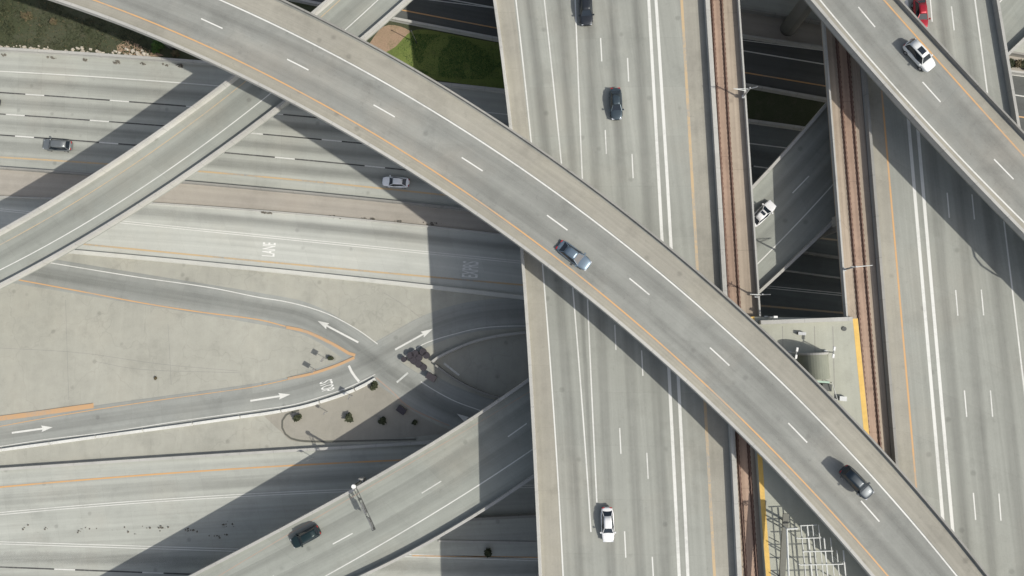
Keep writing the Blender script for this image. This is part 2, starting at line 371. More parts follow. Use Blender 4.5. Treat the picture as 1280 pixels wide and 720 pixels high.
# grass + dirt patches on the verge
def patch(name, pts, mat, z, **k):
    q = catc(list(pts)+[pts[0]], 0, step=1.0); o = mk(name, [(a.x, a.y, z) for a in q], [tuple(range(len(q)))], mat, None, [(a.x, a.y) for a in q]); tag(o, **k); return o
patch('dirt_ground', [(458,60),(478,34),(500,33),(516,44),(500,62),(480,74),(460,80),(440,62)], M['dirt'], .024, kind='structure')
patch('dirt_ground', [(146,58),(160,50),(185,62),(205,70),(180,70),(150,66)], M['dirt'], .024, kind='structure')
patch('lawn_ground', [(495,58),(513,40),(530,37),(560,42),(600,50),(650,60),(680,85),(660,112),(620,110),(580,105),(520,94),(480,72)], M['grassbase'], .028, kind='structure')
# loop roads (slip roads) and islands of the central area
isl = patch('paved_island', [(330,520),(370,512),(420,497),(468,475),(512,512),(548,532),(560,541),(440,552),(370,552),(352,540)], M['island'], .012, kind='structure')
l3c = [(-60,322),(0,333),(60,343),(180,363),(260,376),(320,386),(375,397),(415,416),(450,441),(500,477),(550,507),(600,528),(660,545)]
l3 = catc(l3c, 0, 2.0, 60, 20); l3r = road('slip_road', offset(l3, -2.6), offset(l3, 2.9), M['loop'], .016)
l4c = [(-60,552),(0,544),(130,524),(320,498),(380,485),(440,464),(490,437),(540,410),(600,394),(700,388)]
l4 = catc(l4c, 0, 2.0, 60, 30); l4r = road('slip_road', offset(l4, -2.7), offset(l4, 2.6), M['loop'], .024)
ring = catc([(520,470),(545,492),(600,515),(640,522)], 0, 2.0, 0, 10)
road('slip_road', offset(ring, -2.2), offset(ring, 2.6), M['loop'], .020)
line('tyre_wear', sub(l3, 40, arc(l3)[-1]-10), 2.6, M['wearband'], l3r, .008)
def unit_film(name, p, wd, mat, parent, dz=.004):
    mb = MB(); strip_into(mb, offset(p, -wd/2), offset(p, wd/2), dz, True); return mb.build(name, mat, parent)
unit_film('tyre_wear', lift(l3, .022), 4.2, M['wearband'], l3r); unit_film('tyre_wear', lift(l4, .027), 3.2, M['wearsoft'], l4r)
# ---- markings at ground level
GZ = .04
def gl(name, pts, wd, mat, par, deg=2, dbl=0, e0=EX, e1=EX, z=GZ): return line(name, polyc(pts, 0, deg, e0=e0, e1=e1), wd, mat, par, z, dbl)
def gcat(name, pts, wd, mat, par, z=GZ, dbl=0, e0=0, e1=0): return line(name, catc(pts, 0, 1.0, e0, e1), wd, mat, par, z, dbl)
gl('edge_line', [(0,89),(100,95),(275,107.5),(610,140.5),(632,143),(937,179.5),(980,184.5)], .18, M['white'], r1, 3)
lanes1 = [([(0,116),(240,133),(352,143),(387,146),(600,168),(960,210)], [(32,117.5),(137.5,125)]),
          ([(0,143),(112,150),(205,157),(320,167),(440,178),(700,206),(960,237)], [(7.5,143),(112.5,150)]),
          ([(0,169),(180,182),(320,195),(387,200),(505,212),(700,234),(960,265)], [(19,170),(124,178),(343.7,196.5),(456,207)])]
for pts, st in lanes1:
    p = gc(pts, 2); line('contrast_line', p, .24, M['black'], r1, GZ-.004)
    dashes('lane_line', p, st, 0, r1, wd=.22, dz=GZ, ln=3.7, back=9, fwd=9)
gl('edge_line', [(0,196),(120,205.5),(257,214.5),(330,220),(460,234),(535,242),(960,290)], .3, M['orangedull'], r1, 3)
for k in range(4):
    up = [(0,89),(100,95),(275,107.5),(620,142),(960,182)] if k == 0 else lanes1[k-1][0]
    dn = lanes1[k][0] if k < 3 else [(0,196),(120,205.5),(257,214.5),(460,234),(535,242),(960,290)]
    a, b = gc(up, 2), gc(dn, 2); n = 200; c = between(resample(a, n=n), resample(b, n=n), .5)
    unit_film('tyre_wear', c, 3.0, M['wearband'], r1, GZ-.009)
gl('lane_line', [(0,262),(37,266),(160,278),(320,295),(537,315.5),(640,327),(955,358),(1050,368)], .13, M['white'], r2, 2, dbl=.36)
gl('edge_line', [(112,306),(320,326),(535,346),(640,355)], .3, M['orangedull'], r2, 2)
unit_film('tyre_wear', gc([(0,251),(192,266),(320,276),(532,299),(700,316)], 2), 3.4, M['wearband'], r2, .034)
# central slip-road lines
gcat('edge_line', [(40,325),(72,330),(170,346),(260,359),(320,371),(357,377),(392,386),(420,397),(450,414),(472,430)], .16, M['white'], l3r, e0=60)
gcat('edge_line', [(35,352),(100,364),(180,379),(250,390),(320,399),(357,408)], .2, M['orange'], l3r, e0=60)
gcat('edge_line', [(0,533),(60,522),(120,512),(200,500),(280,489),(320,483),(362,474)], .12, M['orange'], l4r, e0=60)
gcat('edge_line', [(0,558),(60,549),(135,540),(220,527),(320,513),(370,505),(420,490),(445,480),(469,468)], .13, M['white'], l4r, e0=60)
gcat('edge_line', [(505,446),(532,429),(570,417),(602,410),(640,407.5),(700,408)], .15, M['white'], l4r)
gcat('edge_line', [(526,477),(545,489),(570,502),(600,513),(640,528)], .15, M['white'], l3r)
gcat('edge_line', [(470,472),(490,489),(510,508),(545,525),(562,532)], .2, M['kerbred'], l3r)
gcat('edge_line', [(496,478),(503,472),(510,466)], .32, M['whitedull'], l3r)
gcat('stop_line', [(436,457),(441,467),(449,477)], .42, M['white'], l4r)
gcat('lane_line', [(555,454),(565,462),(574,469)], .35, M['whitedull'], l3r)
def arrow(p0, p1, par, hd=1.9, hw=1.15, wd=.32):
    a, b = W(*p0), W(*p1); d = (b-a).normalized(); n = Vector((-d.y, d.x, 0)); L = (b-a).length; v = []
    for s, o in ((0,-wd*.5),(L-hd,-wd/2),(L-hd*1.1,-hw/2),(L,0),(L-hd*1.1,hw/2),(L-hd,wd/2),(0,wd*.5)): v.append(a+d*s+n*o+Vector((0,0,GZ+.004)))
    mk('arrow_marking', v, [tuple(range(7))], M['white'], par)
arrow((15,541),(66,534), l4r); arrow((313,501),(363,493), l4r); arrow((448,428),(397,401), l3r); arrow((494,437),(541,411), l4r); arrow((600,535),(571,517), l3r)
def lettering(txt, px, py, size, rz, par, mat, sx=1.0):
    c = bpy.data.curves.new('lettering', 'FONT'); c.body = txt; c.size = 1; c.align_x = 'CENTER'; c.align_y = 'CENTER'; c.offset = .012
    t = bpy.data.objects.new('tmp', c); COL.objects.link(t); bpy.context.view_layer.update()
    me = bpy.data.meshes.new_from_object(t); bpy.data.objects.remove(t)
    me.materials.clear(); me.materials.append(mat); o = bpy.data.objects.new('lettering', me); COL.objects.link(o)
    for v in me.vertices:                        # stretched along the lane as road lettering is
        v.co.x *= size*sx; v.co.y *= size*1.0
    q = W(px, py, 0); m = Matrix.Translation((q.x, q.y, GZ+.01)) @ Matrix.Rotation(rz, 4, 'Z')
    me.transform(m); o.parent = par; o.matrix_parent_inverse = pinv(par); return o
lettering('LANE', 337, 312, 3.3, math.radians(86), r2, M['legend'], .32)
lettering('EXPRS', 589, 337, 3.9, math.radians(86), r2, M['legend'], .27)
lettering('STOP', 408, 482.5, 3.2, math.radians(-72), l4r, M['legend'], .25)
# bottom road
gl('edge_line', [(0,608),(110,601),(320,584),(395,579),(500,576)], .26, M['orange'], r5, 2)
gl('lane_line', [(0,642),(160,628),(320,619.5),(434,612),(660,608)], .13, M['white'], r5, 2, dbl=.38)
gl('lane_line', [(0,678),(140,683),(290,688),(700,700)], .13, M['white'], r5, 1, dbl=.38)
p = gc([(0,708.5),(60,711),(225,717.5),(700,735)], 1); line('contrast_line', p, .24, M['black'], r5, GZ-.004)
dashes('lane_line', p, [(68,711.5),(178,716)], 0, r5, wd=.22, dz=GZ, ln=3.8, back=9, fwd=9)
gl('edge_line', [(515,694.5),(640,696),(672,697)], .2, M['orange'], r5, 1, e0=0, e1=60)
for pts in ([(0,694),(140,698),(290,703)], [(0,724),(290,734)], [(515,708),(672,711)]): unit_film('tyre_wear', gc(pts, 1), 3.0, M['wearsoft'], r5, .032)
unit_film('tyre_wear', gc([(0,625),(160,613),(320,602),(500,594)], 2), 3.2, M['wearsoft'], r5, .032)
# top road and far road
gl('edge_line', [(565,0),(615,9),(930,64),(1030,80),(1263,118)], .2, M['white'], r0, 2)
gl('edge_line', [(500,12),(620,35),(930,92),(1032,106),(1266,145)], .22, M['orange'], r0, 2)
gl('edge_line', [(1262,93.5),(1280,95.5),(930,50.5)], .15, M['white'], r0, 1)
gl('lane_line', [(1248,9),(1280,14),(930,-44)], .15, M['white'], r00, 1); gl('lane_line', [(1264,37),(1280,40),(930,-17)], .15, M['white'], r00, 1)
for pts in ([(565,-14),(930,49+6),(1263,103)], [(620,22),(930,78),(1263,131)]): unit_film('tyre_wear', gc(pts, 1), 3, M['wearsoft'], r0, .03)
# ---- ground walls and barriers (each one its own thing)
def barrier(name, p, w_, h, mat, label, cat, parts=True):
    c = p[len(p)//2]; o = prism(name, p, wallprof(w_, h), mat); tag(o, label, cat); return o
barrier('retaining_wall', cW1, .5, .8, M['parapet'], 'pale concrete wall between the scrubby verge and the wide lower freeway', 'wall')
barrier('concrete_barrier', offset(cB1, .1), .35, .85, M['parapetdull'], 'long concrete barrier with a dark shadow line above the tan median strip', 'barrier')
barrier('low_wall', offset(cK1, 0), .22, .35, M['parapet'], 'low pale kerb wall along the lower side of the tan median strip', 'wall')
barrier('concrete_barrier', offset(cB2, -.1), .6, .55, M['parapetbright'], 'pale curving concrete barrier below the painted EXPRS LANE lettering', 'barrier')
barrier('concrete_barrier', offset(cB3, -.1), .45, .7, M['parapet'], 'long dark-edged concrete barrier above the bottom road with the two double white lines', 'barrier')
barrier('concrete_barrier', cW0, .45, .9, M['parapet'], 'pale concrete barrier between the top green lawn and the shaded road', 'barrier')
barrier('concrete_barrier', cB0, .35, .9, M['parapet'], 'concrete barrier beside the shrubs at the far right edge', 'barrier')
barrier('concrete_barrier', cM0, .35, .9, M['parapetdull'], 'concrete barrier on the upper side of the shrub row at the far right edge', 'barrier')
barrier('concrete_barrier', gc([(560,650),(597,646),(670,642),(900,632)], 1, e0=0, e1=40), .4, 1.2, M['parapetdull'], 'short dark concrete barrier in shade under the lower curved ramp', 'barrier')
barrier('low_kerb', gc([(548,676),(640,677.5),(672,678)], 1, e0=0, e1=60), .3, .18, M['parapet'], 'pale low kerb beside the orange line under the lower ramp', 'kerb')
barrier('low_kerb', catc([(374,513),(360,517),(353,526),(354,538),(362,547),(376,551),(400,552),(450,551),(520,549)], 0), .2, .05, M['cabinet'], 'dark rounded kerb around the beige paved island', 'kerb')
for pts in ([(0,435),(100,441),(200,455),(300,464)], [(120,452),(180,462),(300,466)], [(82,375),(84,440),(86,500)], [(210,405),(212,440),(214,480)], [(480,366),(510,385),(541,410)]):
    gcat('pavement_joint', pts, .07, M['parapetdull'], l3r, z=.006)
# kerbs painted orange around the gore
def okerb(pts, wd, label, mat='kerborange'):
    o = prism('painted_kerb', catc(pts, 0), [(-wd/2,0),(wd/2,0),(wd/2,.13),(-wd/2,.13)], M[mat]); tag(o, label, 'kerb')
okerb([(358,409),(378,413),(395,419.5),(420,432),(436,441.5),(444,444)], .5, 'orange painted kerb along the upper edge of the pointed gore tip')
okerb([(443,447),(430,453),(415,459),(390,467),(360,473.5)], .45, 'orange painted kerb along the lower edge of the pointed gore tip')
okerb([(-60,531),(0,523),(60,515),(117,507)], .85, 'wide orange painted kerb ending at the left edge of the photo')
# segmented barrier along the lower slip road
kp = catc([(-120,580),(0,562.5),(62,554),(120,546),(180,538),(242,529.5),(301,521),(340,515.5),(380,508),(420,496),(448,485),(470,473)], 0, 1.0)
root = empty('segmented_barrier', kp[0]); tag(root, 'pale jointed concrete barrier beside the double white line of the lower slip road', 'barrier')
tot = arc(kp)[-1]; ks = [near(kp, W(*q)) for q in ((-58,571),(4,562),(63,553.5),(121,545.5),(180,537.5),(242,529.5),(301,521),(352,513),(400,503),(444,487))]
for a, b in zip([0]+ks, ks+[tot]):
    if b-a > 1: prism('barrier_segment', sub(kp, a+.12, b-.12), wallprof(.42, .42), M['white'], root)
# loop barrier nose
nb = catc([(541,452),(546,448),(570,436),(600,425),(640,417.5),(700,415),(760,430)], 0)
o = prism('concrete_barrier', nb, wallprof(.4, .9), M['parapet']); tag(o, 'curved concrete barrier of the small loop, its pale nose beside the barrels', 'barrier')
nb2 = catc([(545,456),(570,474),(600,489),(635,499),(680,500)], 0)
o = prism('concrete_barrier', nb2, wallprof(.3, .9), M['parapetdull']); tag(o, 'dark curved concrete barrier on the lower side of the small loop', 'barrier')
# ================================================================== ELEVATED STRUCTURES
def mark(root, p, wd, mat, name='edge_line', dz=.006, dbl=0): return line(name, p, wd, M[mat], root, dz, dbl)
# ---- lower ramp (upper-left diagonal)
zr = 13.0
rL = polyc([(0,291),(185,178),(240,136),(297,96),(389,19),(415,0)], zr, 2, e0=70, e1=70)
rR = polyc([(5,360),(150,272),(300,180),(320,162),(357,130),(456,51),(514,0)], zr, 2, e0=70, e1=70)
ramp1, L, R = bridge('ramp_bridge', 'grey diagonal ramp with a single white line crossing under the curved flyover at upper left', rL, rR, M['ramp'], 1.9, cat='ramp bridge', ph=.95, pw=.42)
wl = polyc([(0,337.5),(255,180),(320,132),(430,39),(472,0)], zr, 2, e0=70, e1=70); mark(ramp1, wl, .16, 'white')
mark(ramp1, polyc([(0,306),(180,197),(230,161),(404,19),(425,0)], zr, 2, e0=70, e1=70), .12, 'orangedull')
unit_film('tyre_wear', between(L, R, .42), 3.2, M['wearsoft'], ramp1, .004)
for i in (.03, .61, .9):
    k = int(i*len(L)); c = (L[k]+R[k])/2; pier(ramp1, c, zr-1.9+.02, 1.0, 4.5, 1.6, dirang(L, k)+math.pi/2)
# ---- lower curved ramp (bottom), passing beneath the freeway to the right-hand gap
def plane(z0, gx, gy):
    def fz(x, y):
        d = RM @ np.array([x-640.0, -(y-360.0), -FPX]); t = (z0-H)/(d[2]-gx*d[0]-gy*d[1]); return H+d[2]*t
    return fz
zl = plane(9.6, .028, .025)              # climbs towards the upper right
lL = polyc([(232,722),(320,676),(445,605),(565,541),(640,487),(660,473),(960,209),(988,180),(1032,130)], zl, 3, e0=60, e1=90)
lR = polyc([(454,720),(604,637),(668,597),(950,366),(985,331),(1042,279)], zl, 3, e0=75, e1=90)
ramp2, L, R = bridge('ramp_bridge', 'curved lower ramp with a dark car and sign gantry at bottom left', lL, lR, M['ramp'], 1.9, cat='ramp bridge', ph=.95, pw=.42)
mark(ramp2, polyc([(407,720),(640,580),(664,562),(960,317),(1040,232)], zl, 3, e0=70, e1=90), .17, 'white')
dp = polyc([(416,680),(447,663.5),(527,616),(559,597),(635,546),(1011,220),(1035,195)], zl, 3, e0=70, e1=90)
dashes('lane_line', dp, [(416,680),(527,616),(635,546)], zl, ramp2, wd=.17, dz=.008)
mark(ramp2, polyc([(300,704),(320,692),(545,560),(640,503)], zl, 3, e0=60, e1=30), .10, 'kerbred')
sh = offset(L, side(L, R)*.9); unit_film('tyre_wear', between(L, R, .28), 2.6, M['wearsoft'], ramp2, .004); unit_film('tyre_wear', between(L, R, .55), 2.8, M['wearsoft'], ramp2, .004)
for i in (.12, .36, .52, .80):
    k = int(i*len(L)); c = (L[k]+R[k])/2; pier(ramp2, c, L[k].z-1.9+.02, 1.1, 6, 1.6, dirang(L, k)+math.pi/2)
# ---- elevated freeway, left carriageway
zm = 17.5
aL = polyc([(617,0),(626,75),(637,160),(655,360),(665,540),(674,720)], zm, 3, e0=70, e1=70)
aR = polyc([(882,0),(890,100),(895.5,180),(903.5,360),(915,560),(923.5,720)], zm, 2, e0=70, e1=70)
fA, L, R = bridge('elevated_freeway', 'wide elevated carriageway with two thick white lines left of the narrow rail guideway', aL, aR, M['deck'], 1.9, inset=.1, cat='elevated road', ph=1.0)
strip('shoulder', offset(aL, side(L, R)*.45), polyc([(642,0),(663,180),(680,360),(691.5,540),(703,720)], zm, 2, e0=70, e1=70), M['shoulder'], fA, .004)
strip('shoulder', polyc([(853,0),(863,180),(872.5,335),(886,545),(893.5,720)], zm, 2, e0=70, e1=70), offset(aR, -side(L, R)*.5), M['shoulder'], fA, .004)
def vl(pts, deg=2, **k): return polyc(pts, zm, deg, e0=k.get('e0', 70), e1=k.get('e1', 70))
D1 = vl([(751,47),(756,162),(758,192),(764,315),(770,439),(776.5,567),(782,697)]); D2 = vl([(782,10),(784.5,90),(791,208),(803.5,470),(810.5,600),(816,712)])
L1 = vl([(644.5,0),(665,180),(681,360),(692.5,540),(704.5,720)]); L2 = vl([(680,0),(700,180),(702.5,205),(715,360),(730,540),(739,665)], e1=0); L3 = vl([(719,0),(726,180),(728,224),(734.5,377),(742,540),(746,628)], e1=0)
mark(fA, L1, .19, 'white'); mark(fA, L2, .19, 'white'); mark(fA, L3, .19, 'white', 'lane_line')
dashes('lane_line', D1, [(751,47.5),(756,162.5),(761,284),(770,406),(774.5,535),(779.5,664)], zm, fA, dz=.01, wd=.17)
dashes('lane_line', D2, [(784.5,72.5),(790,192.5),(803,438),(809.5,566),(815,696)], zm, fA, dz=.01, wd=.17)
dd = vl([(742,706),(744,720)], 1, e0=0, e1=60); dashes('lane_line', dd, [(742,706)], zm, fA, dz=.01, ln=1.2, per=7.3)
H1 = vl([(811,0),(820.5,180),(828,300),(840,540),(849,720)]); H2 = vl([(820,0),(831,180),(839.5,311),(851,540),(860,720)])
mark(fA, H1, .44, 'white', 'buffer_line'); mark(fA, H2, .44, 'white', 'buffer_line')
OA = vl([(852.5,0),(862,180),(871,335),(885,545),(892.5,720)]); mark(fA, OA, .4, 'orangedull')
n = 120
for a, b in ((D1, D2), (D2, H1)): unit_film('tyre_wear', between(resample(a, n=n), resample(b, n=n), .5), 2.4, M['wear'], fA, .005)
unit_film('tyre_wear', vl([(661,0),(682,180),(698,360),(712,540),(724,720)]), 2.4, M['wear'], fA, .005)
unit_film('tyre_wear', vl([(736,0),(741,180),(751,360),(757,540),(764,720)]), 2.4, M['wear'], fA, .005)
strip('tyre_wear', vl([(688,0),(707,180),(720,360),(733,540),(739.5,650)], 2, e1=0), vl([(713,0),(722,180),(730,360),(740,540),(743,650)], 2, e1=0), M['wear'], fA, .005, True)
def piers_for(root, L, R, fr, n=2, ztop=zm-1.9, ts=(.25,.75)):
    for i in fr:
        k = int(i*(len(L)-1)); c = (L[k]+R[k])/2; an = dirang(L, k)+math.pi/2; wd = (R[k]-L[k]).length
        mb = MB(); mb.box((c.x, c.y, ztop-.9), (wd*.8, 2.0, 1.84), an); mb.build('pier_cap', M['parapetdull'], root)
        for t in ts:
            q = L[k].lerp(R[k], t); m2 = MB(); m2.tube((q.x, q.y, -.3), (q.x, q.y, ztop-1.8), 1.0, 1.0, 18); m2.build('column', M['parapetdull'], root, True)
piers_for(fA, L, R, (.06,.25,.46,.70,.9))
# ---- elevated freeway, right carriageway
bL = polyc([(1083,170),(1097.5,360),(1112,540),(1127,720)], zm, 1, e0=120, e1=70)
bR = polyc([(1243,0),(1268,150),(1300,340),(1365,720)], zm, 2, e0=70, e1=70)
fB, L, R = bridge('elevated_freeway', 'wide elevated carriageway at right with dashed lanes, carrying the red car', bL, bR, M['deck'], 1.9, inset=.1, cat='elevated road', ph=1.0, par=(M['parapetdull'], M['parapet']))
strip('shoulder', offset(bL, side(L, R)*.45), vl([(1106,180),(1123,360),(1139,540),(1154,720)], 1, e0=120), M['shoulder'], fB, .004)
mark(fB, vl([(1104,130),(1107,180),(1124,360),(1140,540),(1144,602)], 1, e0=120), .24, 'orange')
h1 = vl([(1138,180),(1154,360),(1168,540),(1179,647)], 1, e0=120); h2 = vl([(1148,180),(1166,360),(1180,540),(1190,657)], 1, e0=120)
mark(fB, h1, .44, 'white', 'buffer_line'); mark(fB, h2, .44, 'white', 'buffer_line')
NA = vl([(1185,255),(1196,378),(1207,505),(1218,633)], 1, e0=120); NB_ = vl([(1191,24),(1217,260),(1228,379),(1239,505),(1250,633)], 2)
dashes('lane_line', NA, [(1182,241),(1196,362.5),(1207,488),(1218,616)], zm, fB, dz=.01, wd=.17)
dashes('lane_line', NB_, [(1189,8),(1214.5,243),(1227.5,362),(1238.5,488),(1249.5,617)], zm, fB, dz=.01, wd=.17)
ew = vl([(1219,0),(1234,120),(1256,280),(1264,352),(1280,485)], 2); mark(fB, ew, .2, 'white')
n = 120
for a, b, t in ((h2, NA, .5), (NA, NB_, .5), (NB_, ew, .5)): unit_film('tyre_wear', between(resample(a, n=n), resample(b, n=n), t), 2.4, M['wear'], fB, .005)
piers_for(fB, L, R, (.12,.36,.6,.85))
# ---- rail guideways
def guideway(Lp, Rp, r1p, r2p, label, wl_, wr_):
    root, L, R = bridge('rail_guideway', label, Lp, Rp, M['track'], 1.7, inset=.14, cat='rail guideway', group=None, par=(wl_, wr_), pw=.24, ph=.75)
    ra = polyc(r1p, zm, 2, e0=60, e1=60); rb = polyc(r2p, zm, 2, e0=60, e1=60); n = min(len(ra), len(rb)); ra, rb = resample(ra, n=n*2), resample(rb, n=n*2)
    strip('track_bed', ra, rb, M['rustsalmon'], root, .006)
    for p in (ra, rb):
        mb = MB(); s = arc(p); d = 0
        strip_into(mb, offset(p, -.19), offset(p, .19), .010)
        while d < s[-1]:
            q = at(p, s, d); q2 = at(p, s, d+.2); mb.box((q.x, q.y, q.z+.05), (.44, .36, .1), math.atan2(q2.y-q.y, q2.x-q.x)+math.pi/2); d += .76
        mb.build('rail_fastening', M['rust'], root)
        prism('rail', p, [(-.035,.1),(.035,.1),(.035,.25),(-.035,.25)], M['railsteel'], root)
    mb = MB()
    for a, b in ((.9, None),):
        pass
    return root, L, R
gA, gAL, gAR = guideway(polyc([(882.5,0),(890.5,100),(896,180),(904,360),(915.5,560),(924,720)], zm, 2, e0=70, e1=70),
    polyc([(923,0),(929,100),(935.5,180),(941,270),(947,360)], zm, 2, e0=70, e1=110),
    [(888.7,0),(894,60),(899,180),(909.5,360),(922,560),(928.5,650),(932,720)], [(901,0),(906,60),(912,180),(922.5,360),(935,560),(942,650),(946,720)],
    'left rail guideway, narrow rust-streaked track beside the wide carriageway', M['parapet'], M['parapet'])
gB, gBL, gBR = guideway(polyc([(1026,28),(1040,180),(1052.5,360),(1066,540),(1080,720)], zm, 1, e0=120, e1=70),
    polyc([(1082,170),(1096.5,360),(1111,540),(1126,720)], zm, 1, e0=120, e1=70),
    [(1044,28),(1056,180),(1070.5,360),(1085,540)], [(1057,28),(1069,180),(1083.5,360),(1098.5,540)],
    'right rail guideway, narrow rust-streaked track left of the carriageway with the red car', M['parapet'], None)
for gg, LL, RR in ((gA, gAL, gAR), (gB, gBL, gBR)):
    for i in (.1,.32,.55,.8):
        k = int(i*(len(LL)-1)); c = (LL[k]+RR[k])/2; pier(gg, c, zm-1.7+.02, .95, 3.6, 1.5, dirang(LL, k)+math.pi/2)
# ---- curved flyover across the whole picture
FG = (-.8*.028, .6*.028)                      # the flyover climbs gently towards the north-west: one inclined plane
def zfl(x, y):
    d = RM @ np.array([x-640.0, -(y-360.0), -FPX]); t = (24.9-H)/(d[2]-FG[0]*d[0]-FG[1]*d[1]); return H+d[2]*t
fL = polyc([(62,0),(187,47),(320,105.5),(456,180.5),(640,301),(717,360),(921,540),(960,577.5),(1087,720)], zfl, 4, e0=80, e1=60)
fR = polyc([(352,0),(450,49),(520,86.5),(640,164.5),(740,234),(815,292),(897,360),(960,417),(1079,540),(1117,578),(1235,720)], zfl, 4, e0=80, e1=60)
fly, L, R = bridge('curved_flyover', 'long curved flyover sweeping from top left to bottom right over everything', fL, fR, M['fly'], 1.9, cat='flyover', ph=.95, pw=.40, pw2=.24, ph2=.6, par=(M['parapet'], M['parapetdull']))
FO = polyc([(117,0),(320,86.5),(488,180),(640,280.5),(743,360),(943,540),(960,556),(1110,720)], zfl, 4, e0=80, e1=60)
FW = polyc([(275,0),(320,20),(606,180),(640,202.5),(847,360),(960,461.5),(1038,540),(1196,720)], zfl, 4, e0=80, e1=60)
strip('shoulder', offset(fL, side(L, R)*.5), offset(FO, -side(L, R)*.2), M['shoulder'], fly, .004)
strip('shoulder', offset(FW, side(L, R)*.2), offset(fR, -side(L, R)*.5), M['shoulder'], fly, .004)
mark(fly, FO, .2, 'orange', dz=.010); mark(fly, FW, .19, 'white', dz=.010)
FS = [(252,22),(360,72),(467,131),(577,197),(683,270),(785,350),(885,437),(983,531),(1074,628)]
FDl = polyc([(a+14, b+8.5) for a, b in FS]+[(1100,656)], zfl, 3, e0=80, e1=70)
def zat(q): return zfl(*q)
ss = [near(FDl, W(a, b, zfl(a, b))) for a, b in FS]; ss = [ss[0]-14.6*k for k in range(5, 0, -1)] + ss + [ss[-1]+14.6*k for k in range(1, 6)]
for a in ss:
    q = sub(FDl, a, a+3.5); mb = MB(); strip_into(mb, offset(q, -.09), offset(q, .09), .010); mb.build('lane_dash', M['white'], fly)
n = 200
for a, b in ((FO, FDl), (FDl, FW)): unit_film('tyre_wear', between(resample(a, n=n), resample(b, n=n), .5), 2.6, M['wearsoft'], fly, .005)
FLY_L, FLY_R = L, R
for i in (.07,.24,.93):
    k = int(i*len(L)); c = (L[k]+R[k])/2; pier(fly, c, L[k].z-1.9+.02, 1.3, 6, 2.2, dirang(L, k)+math.pi/2)
# ---- second flyover, top right
zq = 23.5
qL = polyc([(1006,0),(1086,90),(1163.5,180),(1280,299)], zq, 2, e0=80, e1=80); qR = polyc([(1122,0),(1200,85),(1280,170)], zq, 2, e0=80, e1=80)
fl2, L, R = bridge('flyover', 'straight flyover at top right carrying the white car with a dark sunroof', qL, qR, M['fly'], 2.2, cat='flyover', ph=.95, pw=.40, pw2=.24, ph2=.6, par=(M['parapet'], M['parapetdull']))
QO = polyc([(1105,0),(1186,91),(1266,180),(1280,195)], zq, 2, e0=80, e1=80); QW = polyc([(1025,0),(1184,180),(1280,278)], zq, 2, e0=80, e1=80)
strip('shoulder', offset(qL, side(L, R)*.5), offset(QW, -side(L, R)*.15), M['shoulder'], fl2, .004)
strip('shoulder', offset(QO, side(L, R)*.15), offset(qR, -side(L, R)*.5), M['shoulder'], fl2, .004)
mark(fl2, QO, .22, 'orange', dz=.010); mark(fl2, QW, .2, 'white', dz=.010)
QD = polyc([(1072.5,9),(1094,33),(1153,102.5),(1175,127),(1242.5,199),(1266,223)], zq, 2, e0=80, e1=80)
dashes('lane_line', QD, [(1072.5,9),(1153,102.5),(1242.5,199)], zq, fl2, wd=.18, dz=.010)
for a, b in ((QW, QD), (QD, QO)): unit_film('tyre_wear', between(resample(a, n=n), resample(b, n=n), .5), 2.5, M['wearsoft'], fl2, .005)
c = W(985, 36, 0); pier(fl2, c, zq-2.2+.02, 1.35, 8, 2.4, dirang(L, len(L)//3)+math.pi/2)
k = int(.93*len(L)); c = (L[k]+R[k])/2; pier(fl2, c, zq-2.2+.02, 1.3, 6, 2.4, dirang(L, k)+math.pi/2)
# ================================================================== STATION between the guideways
zp = 18.6
stn = empty('rail_station', W(1010, 500, 0)); tag(stn, 'elevated station platform between the two rail guideways, with yellow edge strips', 'station')
pL = polyc([(937,396),(941,480),(947.5,575),(951.5,650),(957.5,720)], zp, 2, e0=0, e1=45); pR = polyc([(1072,398),(1080.5,480),(1087,540),(1102,700)], zp, 1, e0=0, e1=45)
nn = 40; PL, PR = resample(pL, n=nn), resample(pR, n=nn)
def slab(name, L, R, mat, th, parent):
    v = []; u = []; s = arc(L)
    for i, (a, b) in enumerate(zip(L, R)):
        wd = (b-a).length
        for q, dz, uu in ((a,0,0),(b,0,wd),(b,-th,wd),(a,-th,0)): v.append((q.x, q.y, q.z+dz)); u.append((uu, s[i]))
    f = [(i*4+k, i*4+(k+1)%4, (i+1)*4+(k+1)%4, (i+1)*4+k) for i in range(len(L)-1) for k in range(4)]+[(0,1,2,3), tuple(range(len(v)-4, len(v)))[::-1]]
    return mk(name, v, f, mat, parent, u)
slab('platform', PL, PR, M['roofbeige'], 1.3, stn)
w1 = W(951, 403, zp+.9); w2 = W(1066, 398.5, zp+.9)
prism('end_wall', [Vector((a.x, a.y, zp-1.2)) for a in resample([w1, w2], n=8)], [(-.28,0),(.28,0),(.28,2.1),(-.28,2.1)], M['parapet'], stn)
strip('tactile_strip', offset(PL, side(PL, PR)*.02), offset(PL, side(PL, PR)*.68), M['yellow'], stn, .01)
strip('tactile_strip', offset(PR, -side(PL, PR)*.02), offset(PR, -side(PL, PR)*.72), M['yellow'], stn, .01)
for (x, y) in ((990,470),(1030,470),(990,640),(1050,640)):
    q = W(x, y, 9); m = MB(); m.tube((q.x, q.y, -.3), (q.x, q.y, zp-1.3), .8, .8, 16); m.build('column', M['parapetdull'], stn, True)
